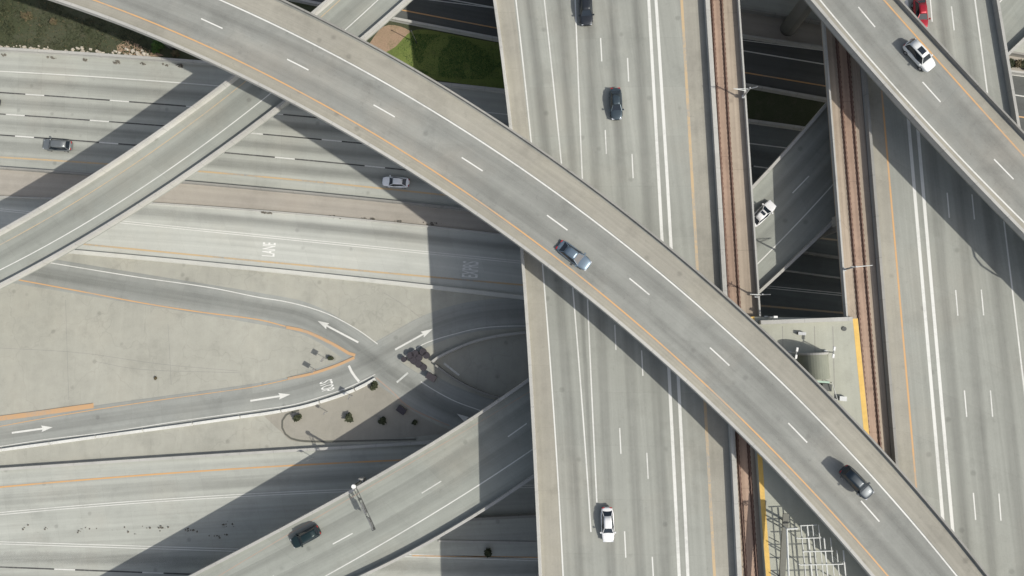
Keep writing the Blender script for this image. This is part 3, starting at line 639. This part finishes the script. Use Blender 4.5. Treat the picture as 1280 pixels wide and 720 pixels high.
# stair head house
def pbox(px0, py0, px1, py1, z0, z1, name, mat, parent, rz=None):
    a, b = W(px0, py0, z1), W(px1, py1, z1); c = (a+b)/2; m = MB(); m.box((c.x, c.y, (z0+z1)/2), (abs(b.x-a.x), abs(b.y-a.y), z1-z0), -.07 if rz is None else rz); return m.build(name, mat, parent)
hh = empty('stair_head', W(1022, 460, zp)); tag(hh, 'beige stair enclosure roof with pale green trim on the station platform beside the flyover', 'stair enclosure')
def vault(name, px0, px1, pyt, pyb, z0, zw, ht, mat, par):
    a, b, c = W(px0, pyt, zw+ht*.6), W(px1, pyt, zw+ht*.6), W((px0+px1)/2+(pyb-pyt)*.08, pyb, zw+ht*.6)
    ax = Vector((c.x-(a.x+b.x)/2, c.y-(a.y+b.y)/2, 0)); sd_ = Vector((-ax.y, ax.x, 0)).normalized(); wd = (b-a).length/2; m0 = Vector(((a.x+b.x)/2, (a.y+b.y)/2, 0)); prof = []
    for k in range(17): t = math.pi*k/16; prof.append((math.cos(t)*wd, zw+ht*math.sin(t)))
    prof = [(wd, z0)]+prof+[(-wd, z0)]; v = [m0+ax*e+sd_*o+Vector((0,0,z)) for e in (0, 1) for o, z in prof]; n = len(prof)
    return mk(name, v, [(k, (k+1)%n, n+(k+1)%n, n+k) for k in range(n)]+[tuple(range(n))[::-1], tuple(range(n, 2*n))], mat, par, [(q.x, q.y) for q in v])
vault('roof', 1004, 1038, 443, 474, zp+.01, zp+1.6, 1.9, M['vault'], hh); vault('end_rib', 1003, 1039, 441, 443.5, zp+.3, zp+1.7, 2.0, M['parapet'], hh)
pbox(1017,476,1037,478.5,zp+1.6,zp+2.1,'fascia',M['green'],hh); pbox(1028,480,1040,489,zp+.01,zp+.5,'stair_opening',M['darksteel'],hh)
for (x, y, a_, b_, h_, mt, lb) in ((1018,487,1.2,.7,.9,'cabinet','small dark equipment box by the green trim of the stair enclosure'),(1052,498,.9,.6,.5,'steel','small metal locker on the platform near the right yellow strip'),(1001,417,1.0,.4,.5,'cabinet','low dark bench near the top wall of the platform')):
    q = W(x, y, zp); o = empty('equipment_box', q); tag(o, lb, 'equipment box'); m = MB(); m.box((q.x,q.y,zp+h_/2+.01),(a_,b_,h_),-.07); m.build('box_body', M[mt], o); m = MB(); m.box((q.x,q.y,zp+h_+.04),(a_*1.06,b_*1.06,.05),-.07); m.build('box_lid', M['steel'], o)
rl = empty('handrail', W(1043,470,zp)); tag(rl, 'thin pale handrail along the right side of the stair enclosure', 'handrail')
for x0,y0,x1,y1 in ((1040,478,1047,500),(1020,490,1047,500)):
    a, b = W(x0,y0,zp+1), W(x1,y1,zp+1); m = MB(); m.tube(a, b, .05); m.build('rail', M['whitesteel'], rl)
    for q in (a, b): m = MB(); m.tube((q.x,q.y,zp), q, .04); m.build('post', M['whitesteel'], rl)
cv = MB(); q = W(1055,411,zp); cv.tube((q.x,q.y,zp+.01),(q.x,q.y,zp+.12),.32,.32,16); o = cv.build('manhole_cover', M['darksteel']); tag(o, 'small round dark cover near the upper right corner of the platform', 'manhole cover')
for xx in (978, 1018, 1041):
    a = W(xx, 408, zp+.004); b = W(xx+4, 560, zp+.004); line('joint', [a, a.lerp(b,.5), b], .1, M['parapetdull'], stn, .004)
# platform lamps
def lampmesh(root, p, h, arm, ang, heads=1, mat='steel'):
    m = MB(); m.tube(p, p+Vector((0,0,h)), .13, .08, 10); m.box((p.x, p.y, p.z+.15), (.5,.5,.3)); m.build('pole', M[mat], root)
    for k in range(heads):
        a = ang+math.pi*k; d = Vector((math.cos(a), math.sin(a), 0)); e = p+Vector((0,0,h))
        m = MB(); m.tube(e, e+d*arm+Vector((0,0,.15)), .06, .05, 8); m.build('arm', M[mat], root)
        e2 = e+d*(arm+.3)+Vector((0,0,.15)); m = MB(); m.box((e2.x, e2.y, e2.z), (.62,.32,.14), a, .8); m.build('lamp_head', M['lamp'], root)
def lamp(px, py, z, h, arm, ang, label, heads=1, name='street_lamp', cat='lamp'):
    p = W(px, py, z); o = empty(name, p); tag(o, label, cat); lampmesh(o, p, h, arm, ang, heads); return o
lamp(1031,440,zp,3.0,.2,math.radians(80),'white twin-headed platform lamp beside the beige stair enclosure',2)
lamp(986,441,zp,3.0,.2,math.radians(80),'white twin-headed platform lamp close to the flyover edge',2)
lamp(957,397,zm,2.4,.3,0,'small pale lamp at the upper left corner of the station wall',1)
# canopy frames over the lower platform
cf = empty('canopy_frame', W(1030,700,zp)); tag(cf, 'white steel lattice canopy over the lower end of the station platform', 'canopy')
zc = 21.6
for k, x in enumerate((1001,1009,1015.5,1023,1030,1038,1046,1054)):
    y0 = 656 if k < 4 else (672 if k < 6 else 688)
    a = W(x, y0, zc); b = W(x+.095*(840-y0), 840, zc); m = MB(); c = (a+b)/2
    m.box((c.x, c.y, zc), ((b-a).length, .15 if k in (1,4,7) else .09, .12), math.atan2(b.y-a.y, b.x-a.x)); m.build('purlin', M['whitesteel'], cf)
for y, x0, x1 in ((657,1000,1021),(673,997,1026),(689.5,1003,1041),(706,1000,1054),(723,1002,1062),(740,1003,1066),(757,1004,1068),(775,1005,1070),(795,1007,1072)):
    a = W(x0, y, zc+.2); b = W(x1, y-1, zc+.2); c = (a+b)/2; m = MB(); m.box((c.x, c.y, zc+.25), ((b-a).length, .11, .12), math.atan2(b.y-a.y, b.x-a.x)); m.build('rafter', M['whitesteel'], cf)
    for q in (a, b):
        if y in (673, 706, 740, 775): m = MB(); m.tube((q.x, q.y, zp), (q.x, q.y, zc), .1, .1, 8); m.build('post', M['whitesteel'], cf)
rf = empty('shelter', W(980,680,zp)); tag(rf, 'long narrow grey platform shelter roof beside the yellow strip', 'shelter')
pbox(974,642,984.5,760,zp+2.3,zp+2.6,'roof',M['cabinet'],rf,-.09)
for y in (650, 690, 730): q = W(978+.09*(y-650), y, zp+1); m = MB(); m.tube((q.x,q.y,zp),(q.x,q.y,zp+2.3),.08); m.build('post', M['darksteel'], rf)
for y in (650, 671, 692, 713, 734):
    a = W(957+.08*(y-650)+2, y, zp+2.4); b = W(974, y+7, zp+2.4); m = MB(); m.tube(a, b, .06); m.build('bracket', M['darksteel'], rf)
fr = empty('portal_frame', W(984,700,zp)); tag(fr, 'thin white portal frame between the grey shelter roof and the lattice canopy', 'frame')
a = W(983.5,661,zc+.6); b = W(997,660.5,zc+.6); c_ = W(989,800,zc+.6)
for p_, q_, nm in ((a,b,'crossbar'),(a,c_,'long_beam')): m = MB(); m.tube(p_, q_, .13); m.build(nm, M['whitesteel'], fr)
for p_ in (a, b, c_): m = MB(); m.tube((p_.x,p_.y,zp), p_, .1); m.build('post', M['whitesteel'], fr)
# catenary poles on the guideways
def catpole(px, py, h, ang, label, ln=2.2):
    p = W(px, py, zm+.7); o = empty('catenary_pole', p); tag(o, label, 'catenary pole')
    m = MB(); m.tube(p, p+Vector((0,0,h)), .14, .1, 10); m.box((p.x, p.y, p.z+.1), (.45,.45,.2)); m.build('pole', M['steel'], o)
    d = Vector((math.cos(ang), math.sin(ang), 0)); e = p+Vector((0,0,h-.5)); e2 = p+Vector((0,0,h-1.3))
    m = MB(); m.tube(e, e+d*ln, .07, .05, 8); m.build('arm', M['whitesteel'], o)
    m = MB(); m.tube(e2, e+d*ln, .05, .05, 8); m.build('brace', M['whitesteel'], o)
    m = MB(); m.tube(e, e-d*.9+Vector((0,0,.9)), .06); m.build('tie_rod', M['steel'], o)
catpole(929, 121, 3.6, math.radians(178), 'pale catenary pole with double arm on the left guideway near the top')
catpole(1055, 337, 4.0, math.radians(5), 'thin catenary pole with arm across the right guideway track', 2.4)
catpole(945, 370, 3.2, math.radians(178), 'thin pale catenary pole at the end of the left guideway beside the flyover', 1.6)
# cantilever sign gantry on the lower ramp
ZG = zl(441,606); p = W(441, 606, ZG); gr = empty('sign_gantry', p); tag(gr, 'dark cantilever gantry with white-capped post reaching across the lower ramp', 'sign gantry')
d = (W(467,664,ZG+4.3)-W(442,609,ZG+4.3)); d.z = 0; ln = d.length; d.normalize(); an = math.atan2(d.y, d.x)
p = Vector((W(442,608,ZG+4.3).x, W(442,608,ZG+4.3).y, ZG))
m = MB(); m.tube(p+Vector((0,0,.2)), p+Vector((0,0,4.3)), .22, .18, 12); m.build('post', M['darksteel'], gr)
m = MB(); m.tube(p+Vector((0,0,4.3)), p+Vector((0,0,4.5)), .36, .3, 14); m.build('cap', M['lamp'], gr)
m = MB(); m.box((p.x, p.y, ZG-.2), (.9,.9,1.5)); m.build('pedestal', M['parapet'], gr)
e = p+Vector((0,0,4.0)); m = MB()
for o_ in (-.22,.22): nv = Vector((-d.y, d.x, 0))*o_; m.tube(e+nv, e+d*ln+nv, .05); 
for k in range(10):
    s_ = ln*k/9; m.tube(e+d*s_+Vector((-d.y,d.x,0))*(.22 if k%2 else -.22), e+d*min(ln, s_+ln/9)+Vector((-d.y,d.x,0))*(-.22 if k%2 else .22), .04)
m.build('truss_arm', M['darksteel'], gr)
for s0, s1 in ((.38,.62),(.72,.98)):
    c = e+d*(ln*(s0+s1)/2); m = MB(); m.box((c.x, c.y, ZG+3.9), (ln*(s1-s0), .09, 1.3), an); m.build('sign_panel', M['signback'], gr)
for s0 in (.3, .98): c = e+d*(ln*s0); m = MB(); m.box((c.x, c.y, c.z+.1), (.35,.5,.25), an); m.build('lamp_head', M['darksteel'], gr)
# street lamps
q = W(521, 54, 0); o = empty('lawn_post', q); tag(o, 'slim dark post on the green lawn whose shadow falls across the sunlit part', 'post')
m = MB(); m.tube(q, q+Vector((0,0,4.8)), .09, .06); m.build('pole', M['darksteel'], o); m = MB(); m.tube(q+Vector((0,0,4.8)), q+Vector((0,0,5.0)), .14, .1); m.build('cap', M['darksteel'], o)
sp = W(1262,352,zm); q = Vector((sp.x+.955*6.6, sp.y-.515*6.6, zq+.9)); o = empty('street_lamp', q); tag(o, 'curved street lamp on the top right flyover parapet, casting a bent shadow', 'lamp')
pts = [q, q+Vector((0,0,2)), q+Vector((0,.3,3.6)), q+Vector((.1,1.0,4.6)), q+Vector((.2,2.2,5.0)), q+Vector((.3,3.2,5.0))]; m = MB()
for a_, b_ in zip(pts, pts[1:]): m.tube(a_, b_, .13, .12, 8)
m.build('pole', M['steel'], o); m = MB(); m.box(tuple(pts[-1]), (.3,.8,.15)); m.build('lamp_head', M['lamp'], o)
# sign posts around the gore
def sign(px, py, h, w_, hh_, rz, label):
    p = W(px, py, 0); o = empty('road_sign', p, rz); tag(o, label, 'road sign'); m = MB(); m.tube((p.x,p.y,0),(p.x,p.y,h),.05); m.build('post', M['steel'], o)
    m = MB(); m.box((p.x, p.y, h-hh_/2), (w_, .05, hh_), rz); m.build('sign_panel', M['signback'], o)
sign(409,449,2.9,.9,1.0,math.radians(60),'small road sign standing inside the tip of the orange-kerbed gore')
sign(396,463,2.6,.8,1.2,math.radians(60),'second small road sign inside the gore, next to its lower orange kerb')
sign(441,495,2.6,.9,.9,math.radians(70),'small road sign behind the jointed barrier near the stop line')
sign(410,515,2.3,.5,.6,math.radians(70),'thin sign post beside the jointed barrier of the island')
sign(392,572,3.2,.8,1.2,math.radians(20),'road sign beside the dark-edged barrier below the paved island')
# crash-cushion barrels
spots = [(506,449,.36),(514.5,444,.42),(520,442,.42),(518,450.5,.42),(525,447,.42),(530,439.5,.42),(534,444,.42),(524.5,455,.42),(530.5,459,.42)]
desc = ['lone dark sand barrel at the left tip of the barrel group','dark sand barrel, second from the left in the group at the loop barrier nose','dark sand barrel at the upper left of the barrel group','dark sand barrel at the lower left of the barrel group',
 'dark sand barrel in the centre of the barrel group','topmost dark sand barrel near the white curved line','dark sand barrel at the right of the group beside the barrier nose','dark sand barrel below the centre of the barrel group','lowest dark sand barrel, nearest the grey cabinet']
b0 = empty('sand_barrel', (0,0,0)); m = MB(); m.tube((0,0,0),(0,0,.85),.40,.46,18); m.build('drum', M['barrel'], b0); m = MB(); m.tube((0,0,.85),(0,0,.93),.50,.48,18); m.build('lid', M['barrellid'], b0)
def copy_tree(o, parent=None):
    c = o.copy(); COL.objects.link(c)
    if parent: c.parent = parent
    for ch in list(o.children): copy_tree(ch, c)
    return c
for i, (x, y, r) in enumerate(spots):
    o = b0 if i == 0 else copy_tree(b0); q = W(x, y, 0); o.location = (q.x, q.y, .03); o.scale = (1.25,1.25,1.0) if r > .4 else (1,1,1)
    tag(o, desc[i], 'barrel', 'sand barrels at the loop barrier nose')
def cab(px, py, w_, d_, h, rz, label):
    q = W(px, py, 0); o = empty('utility_cabinet', (q.x,q.y,0), rz); tag(o, label, 'cabinet', 'utility cabinets on the paved islands')
    m = MB(); m.box((q.x,q.y,h/2),(w_,d_,h),rz); m.build('cabinet_body', M['cabinet'], o); m = MB(); m.box((q.x,q.y,h+.04),(w_*1.08,d_*1.08,.08),rz); m.build('cabinet_lid', M['barrellid'], o)
cab(540,471,1.6,1.0,1.1,-.5,'grey utility cabinet below the barrel group'); cab(503,512,1.5,1.0,.9,-.6,'dark utility cabinet at the edge of the faded red kerb line')
# ================================================================== VEGETATION
def leafcloud(centers, n, size, name, mat, parent=None, flat=.8):
    mb = MB(); r = random.Random(hash(name) % 99 + len(centers))
    for (cx, cy, cz, rad) in centers:
        for _ in range(n):
            while True:
                x, y, z = (r.uniform(-1,1) for _ in range(3))
                if x*x+y*y+z*z < 1: break
            c = Vector((cx+x*rad, cy+y*rad, max(.04, cz+z*rad*flat))); a = r.uniform(0, 6.28); t = r.uniform(-.7,.7); s = size*r.uniform(.6,1.4)
            u = Vector((math.cos(a), math.sin(a), t))*s; v_ = Vector((-math.sin(a), math.cos(a), r.uniform(-.5,.5)))*s*.6
            mb.add([c-u, c-v_, c+u, c+v_], [(0,1,2,3)])
    return mb.build(name, mat, parent)
def bush(px, py, rad, label, mat='leaf', group=None, name='bush', h=None):
    q = W(px, py, 0); o = empty(name, (q.x,q.y,0)); tag(o, label, name, group); r = random.Random(int(px*7+py)); cs = []
    for k in range(7): a = r.uniform(0,6.28); d_ = rad*.5*r.random(); cs.append((q.x+math.cos(a)*d_, q.y+math.sin(a)*d_, rad*r.uniform(.35,.9), rad*r.uniform(.35,.6)))
    leafcloud(cs, 60, .11+rad*.05, 'foliage', M[mat], o); m = MB()
    for c in cs[:4]: m.tube((q.x,q.y,0),(c[0],c[1],c[2]),.04,.02,6)
    m.build('stem', M['stem'], o)
for px, py, rad, lb in ((372,522,1.0,'small dark bush at the left end of the beige paved island'),(439,522,1.0,'small dark bush in the middle of the beige paved island'),(479,525,.95,'small dark bush close to the shadow edge on the paved island'),
    (469,482,.9,'small dark bush by the tip of the jointed barrier'),(519,527,.55,'small shaded bush on the paved island beyond the shadow edge'),(414,448,.6,'tiny dark shrub inside the orange-kerbed gore tip'),
    (611,688,1.1,'dark bush in the shade between low kerb and barrier under the lower ramp'),(195,473,.3,'tiny brown weed tuft on the wide blank paved gore')):
    bush(px, py, rad, lb, 'leaf' if rad > .35 else 'leafdry', 'small bushes on the paved islands')
for i, x in enumerate((1262,1268,1275,1283,1290)):
    bush(x, 80+.15*(x-1262), 1.0, ['shrub nearest the carriageway edge in the row','second shrub of the row','third shrub of the row','fourth shrub of the row, at the frame edge','last shrub of the row, beyond the frame edge'][i]+' between the two barriers at far right', 'leafdry' if i%2 else 'leaf', 'shrubs between the barriers at far right', 'shrub')
bush(200, 60, 1.6, 'fresh green bush beside the flyover edge above the pale wall', 'leafgreen')
bush(222, 68, 1.0, 'small grey-green bush right beside the flyover edge above the pale wall', 'leafdry')
rr = random.Random(3)
for i, (x, y, rad, lb, mt) in enumerate(((14,38,1.5,'dark shrub with bare twigs near the left edge above the pale wall','leaf'),(5,14,1.8,'dark shrub in the top left corner','leaf'),(38,22,1.2,'low dark bush right of the corner shrub','leafdry'),(70,30,1.0,'low dry bush in the middle of the scrubby verge','leafdry'),(110,38,.9,'low olive bush halfway along the scrubby verge','leaf'))):
    bush(x, y, rad, lb, mt)
# ground cover on the verge
def inside_cover(n, poly, size, mat, name, label, seed, h=.25):
    r = random.Random(seed); P = [W(*q) for q in poly]; xs = [p.x for p in P]; ys = [p.y for p in P]; mb = MB(); c = 0
    def ins(x, y):
        k = False; j = len(P)-1
        for i in range(len(P)):
            if (P[i].y > y) != (P[j].y > y) and x < (P[j].x-P[i].x)*(y-P[i].y)/(P[j].y-P[i].y)+P[i].x: k = not k
            j = i
        return k
    from mathutils import noise
    while c < n:
        x, y = r.uniform(min(xs), max(xs)), r.uniform(min(ys), max(ys))
        if not ins(x, y) : continue
        c += 1
        if noise.noise(Vector((x*.25, y*.25, seed))) < -.12 and r.random() < .85: continue
        a = r.uniform(0, 6.28); s = size*r.uniform(.5,1.5); z = r.uniform(.05, h); u = Vector((math.cos(a)*s, math.sin(a)*s, r.uniform(-.3,.6)*s)); v_ = Vector((-u.y*.5, u.x*.5, r.uniform(-.3,.3)*s)); q = Vector((x, y, z))
        mb.add([q-u, q-v_, q+u, q+v_], [(0,1,2,3)])
    o = mb.build(name, mat); tag(o, label, name.replace('_', ' '), kind='stuff')
inside_cover(9000, [(-60,-40),(60,-30),(140,20),(205,62),(190,70),(60,61),(-60,55)], .16, M['leaf'], 'ground_cover', 'dark olive scrub covering the top left verge', 1, .35)
inside_cover(2500, [(-60,-40),(60,-30),(140,20),(205,62),(190,70),(60,61),(-60,55)], .12, M['leafdry'], 'dry_weeds', 'dry brown weeds mixed in the top left verge', 2, .3)
inside_cover(9000, [(497,60),(514,42),(560,44),(625,60),(630,100),(560,98),(520,90)], .10, M['leafgreen'], 'grass', 'green grass of the lawn below the top barrier', 4, .12)
# pale rocks along the wall and debris on the bottom road
def rocks(n, f, smin, smax, mat, name, label, seed):
    r = random.Random(seed); mb = MB()
    for _ in range(n):
        x, y = f(r); q = W(x, y, 0); s = r.uniform(smin, smax); mb.box((q.x, q.y, s*.3+.03), (s, s*r.uniform(.5,1), s*.6), r.uniform(0,3), r.uniform(.4,.8))
    o = mb.build(name, mat); tag(o, label, name.replace('_',' '), kind='stuff')
rocks(90, lambda r: ((lambda x: (x, 63+.062*x-abs(r.gauss(4,2.2))-1))(r.uniform(0,190))), .15, .75, M['rock'], 'rubble_stones', 'pale stones strewn along the verge side of the wall', 1)
def deb(r):
    c = r.choice([(57,660,3),(150,664,6),(175,660,8),(202,660,5),(240,662,4),(286,655,4),(275,670,6),(105,662,8),(160,668,7),(36,658,4)]); return (r.gauss(c[0], c[2]), r.gauss(c[1], 1.6))
rocks(60, deb, .06, .32, M['rubble'], 'debris', 'dark scattered debris on the worn shoulder of the bottom left road', 2)
rocks(60, lambda r: ((lambda x: (x, 66+.062*x+r.uniform(1,4)))(r.choice([5,66,105,145,180,210,225])+r.gauss(0,3))), .1, .45, M['rubble'], 'leaf_litter', 'dark litter in clumps along the foot of the pale wall', 5)
rocks(70, lambda r: ((lambda x: (x, 261+.07*(x-320)+r.uniform(2,5)))(r.choice([330,333,418,460,470,500,540])+r.gauss(0,4))), .1, .4, M['rubble'], 'leaf_litter', 'dark litter along the kerb of the tan median strip', 6)
# ================================================================== CARS
def carmesh(kind):
    Lh = 2.45; 
    if kind == 'suv': roof = [(-2.3,1.0),(-2.05,1.55),(-1.2,1.68),(.1,1.70),(.55,1.62),(1.15,1.12)]; bw = .97
    else: roof = [(-2.0,.98),(-1.35,1.30),(-.7,1.43),(.05,1.43),(.35,1.36),(1.15,.98)]; bw = .93
    st = [(-2.45,.50,.72),(-2.38,.72,.88),(-2.1,.90,.94),(-1.5,1.0,.99),(-.5,1.0,1.0),(.6,1.0,.99),(1.4,.98,.95),(2.0,.88,.86),(2.3,.74,.76),(2.42,.55,.62)]
    if kind == 'suv': st = [(a, min(1, b*1.05), c*1.06) for a, b, c in st]
    prof = lambda hw, zt: [(0,.28),(hw*.86,.28),(hw*.98,.42),(hw,.58),(hw*.985,zt-.17),(hw*.90,zt-.04),(hw*.6,zt),(0,zt+.02)]
    v = []; f = []; n = 8
    for x, wf, zt in st:
        pr = prof(bw*wf, zt); ring_ = [(x, y, z) for y, z in pr] + [(x, -y, z) for y, z in pr[-2:0:-1]]; v += ring_
    K = 14
    for i in range(len(st)-1):
        for k in range(K): f.append((i*K+k, i*K+(k+1)%K, (i+1)*K+(k+1)%K, (i+1)*K+k))
    f += [tuple(range(K)), tuple(range(len(v)-K, len(v)))[::-1]]
    return v, f, roof, bw
def make_car(name, label, cat, px, py, z, hx, hy, colr, kind='sedan', sunroof=False, sc=1.0, metal=.3, roofcol=None):
    """hx,hy = pixel direction the nose points"""
    if callable(z): z = z(px, py)
    q = W(px, py, z+.7); q2 = W(px+hx, py+hy, z+.7); rz = math.atan2(q2.y-q.y, q2.x-q.x)
    root = empty(name, (q.x, q.y, z+.014), rz); root.scale = (sc, sc, sc); tag(root, label, cat)
    pm = plain('car_paint', colr, .38, metal, .05, 1, coat=.3); v, f, roof, bw = carmesh(kind)
    def part(nm, v_, f_, mat, par=root, sm=True):
        me = bpy.data.meshes.new(nm); me.from_pydata(v_, [], f_); me.materials.append(mat); me.update()
        bm = bmesh.new(); bm.from_mesh(me); bmesh.ops.recalc_face_normals(bm, faces=bm.faces); bm.to_mesh(me); bm.free()
        me.polygons.foreach_set('use_smooth', [sm]*len(me.polygons)); o = bpy.data.objects.new(nm, me); COL.objects.link(o); o.parent = par; return o
    bo = part('body', v, f, pm); sd = bo.modifiers.new('s', 'SUBSURF'); sd.levels = 1; sd.render_levels = 2
    # greenhouse: roof stations -> lower width/upper width
    x0, x1, x2, x3, x4, x5 = [a for a, _ in roof]; zr_ = [b for _, b in roof]
    lo, up = bw*.93, bw*.61
    # cabin frame (painted roof slab)
    rv = []; 
    for x, zz, k in ((x1, zr_[1], .93), (x2, zr_[2], 1), (x3, zr_[3], 1), (x4, zr_[4], .95)):
        for y in (-1, -.5, 0, .5, 1): rv.append((x, y*up*k, zz+.035*(1-y*y)))
    rfc = [(i*5+j, i*5+j+1, i*5+j+6, i*5+j+5) for i in range(3) for j in range(4)]
    ro = part('roof', rv, rfc, roofcol and plain('car_roof', roofcol, .3, .2, .03) or pm); so_ = ro.modifiers.new('t', 'SOLIDIFY'); so_.thickness = .06; so_.offset = -1
    if sunroof: part('sunroof', [(x2+.35,-.38,zr_[2]+.045),(x3+.05,-.38,zr_[3]+.045),(x3+.05,.38,zr_[3]+.045),(x2+.35,.38,zr_[2]+.045)], [(0,1,2,3)], M['glass'], ro, False)
    zb = .94 if kind == 'sedan' else 1.02
    def pane(nm, a, b, c, d_): part(nm, [a, b, c, d_], [(0,1,2,3)], M['glass'], root, False)
    pane('windscreen', (x5,-lo*.9,zb-.02),(x5,lo*.9,zb-.02),(x4,up*.95,zr_[4]-.01),(x4,-up*.95,zr_[4]-.01))
    pane('rear_window', (x0,-lo*.86,zb-.02),(x0,lo*.86,zb-.02),(x1,up*.93,zr_[1]-.01),(x1,-up*.93,zr_[1]-.01))
    for s in (-1, 1):
        part('side_window', [(x5,s*lo*.9,zb-.03),((x3+x4)/2,s*lo,zb-.05),(x2,s*lo,zb-.05),(x0,s*lo*.86,zb-.03),(x1,s*up*.93,zr_[1]-.01),(x2,s*up,zr_[2]-.01),(x3,s*up,zr_[3]-.01),(x4,s*up*.95,zr_[4]-.01)], [tuple(range(8))], M['glass'], root, False)
        # pillars
        for xa, za, xb, zb2, ka, kb in ((x5, zb-.02, x4, zr_[4], .9, .95), (x0, zb-.02, x1, zr_[1], .86, .93)):
            m = MB(); m.tube((xa, s*lo*ka, za), (xb, s*up*kb, zb2), .045, .045, 6); pp = m.build('pillar', pm); pp.parent = root
        m = MB(); m.box((x5-.15, s*(bw+.07), .98), (.2,.22,.14)); mm = m.build('mirror', pm); mm.parent = root
        for xw in (-1.45, 1.42):
            m = MB(); m.tube((xw, s*(bw-.24), .33), (xw, s*(bw-.01), .33), .33, .33, 20); wh = m.build('wheel', M['rubber']); wh.parent = root
            m = MB(); m.tube((xw, s*(bw-.02), .33), (xw, s*(bw+.005), .33), .21, .20, 14); rm = m.build('rim', M['rim']); rm.parent = wh
        m = MB(); m.box((2.22, s*bw*.58, .66), (.26,.36,.14)); hl = m.build('headlight', M['headlight']); hl.parent = root
        m = MB(); m.box((-2.37, s*bw*.55, .78), (.14,.36,.14)); tl = m.build('tail_light', M['taillight']); tl.parent = root
    return root
make_car('sports_utility_vehicle','black vehicle cut by the top edge on the wide left carriageway','car',732.5,12,zm,.05,1,(.02,.024,.03),'suv',sc=1.02)
make_car('sedan_car','dark blue-grey car below the black vehicle on the left carriageway','car',770,130,zm,.045,1,(.05,.07,.085),'sedan',sc=1.0,metal=.5)
make_car('hatchback_car','red car next to the flyover at the top right','car',1151,17,zm,.1,1,(.32,.008,.02),'sedan',sc=1.0)
make_car('sedan_car','white car with dark sunroof on the top right flyover','car',1149.5,69.5,zq,.70,.76,(.62,.63,.62),'suv',True,1.02,0)
make_car('sedan_car','silver-blue car on the curved flyover in the middle of the photo','car',717.5,319.5,24.6,.80,.60,(.15,.20,.25),'sedan',sc=1.06,metal=.5)
make_car('hatchback_car','black car on the curved flyover at lower right','car',1071,603,24.5,.70,.71,(.012,.022,.032),'suv',sc=1.0)
make_car('sedan_car','white car alone on the lower part of the left carriageway','car',759.5,656,zm,.04,1,(.66,.66,.66),'sedan',sc=1.0,metal=0)
make_car('hatchback_car','white car with black windows in the shade on the wide lower freeway','car',494.5,227.5,.05,-1,-.06,(.88,.89,.9),'sedan',sc=1.0,metal=0)
make_car('sports_utility_vehicle','grey car in the left part of the wide lower freeway','car',72,181.5,.05,-1,-.06,(.20,.215,.22),'suv',sc=1.12,metal=.5)
make_car('hatchback_car','dark car cut off by the left edge of the photo','car',-16.5,127,.05,-1,-.06,(.035,.04,.05),'sedan')
make_car('hatchback_car','dark green car on the lower curved ramp at bottom left','car',382,671,zl,-.87,.47,(.010,.024,.026),'suv',sc=1.02)
make_car('sedan_car','white car on the sunlit strip of the ramp seen between the two guideways','car',953,267,zl,.72,-.7,(.64,.64,.64),'sedan',True,1.0,0)
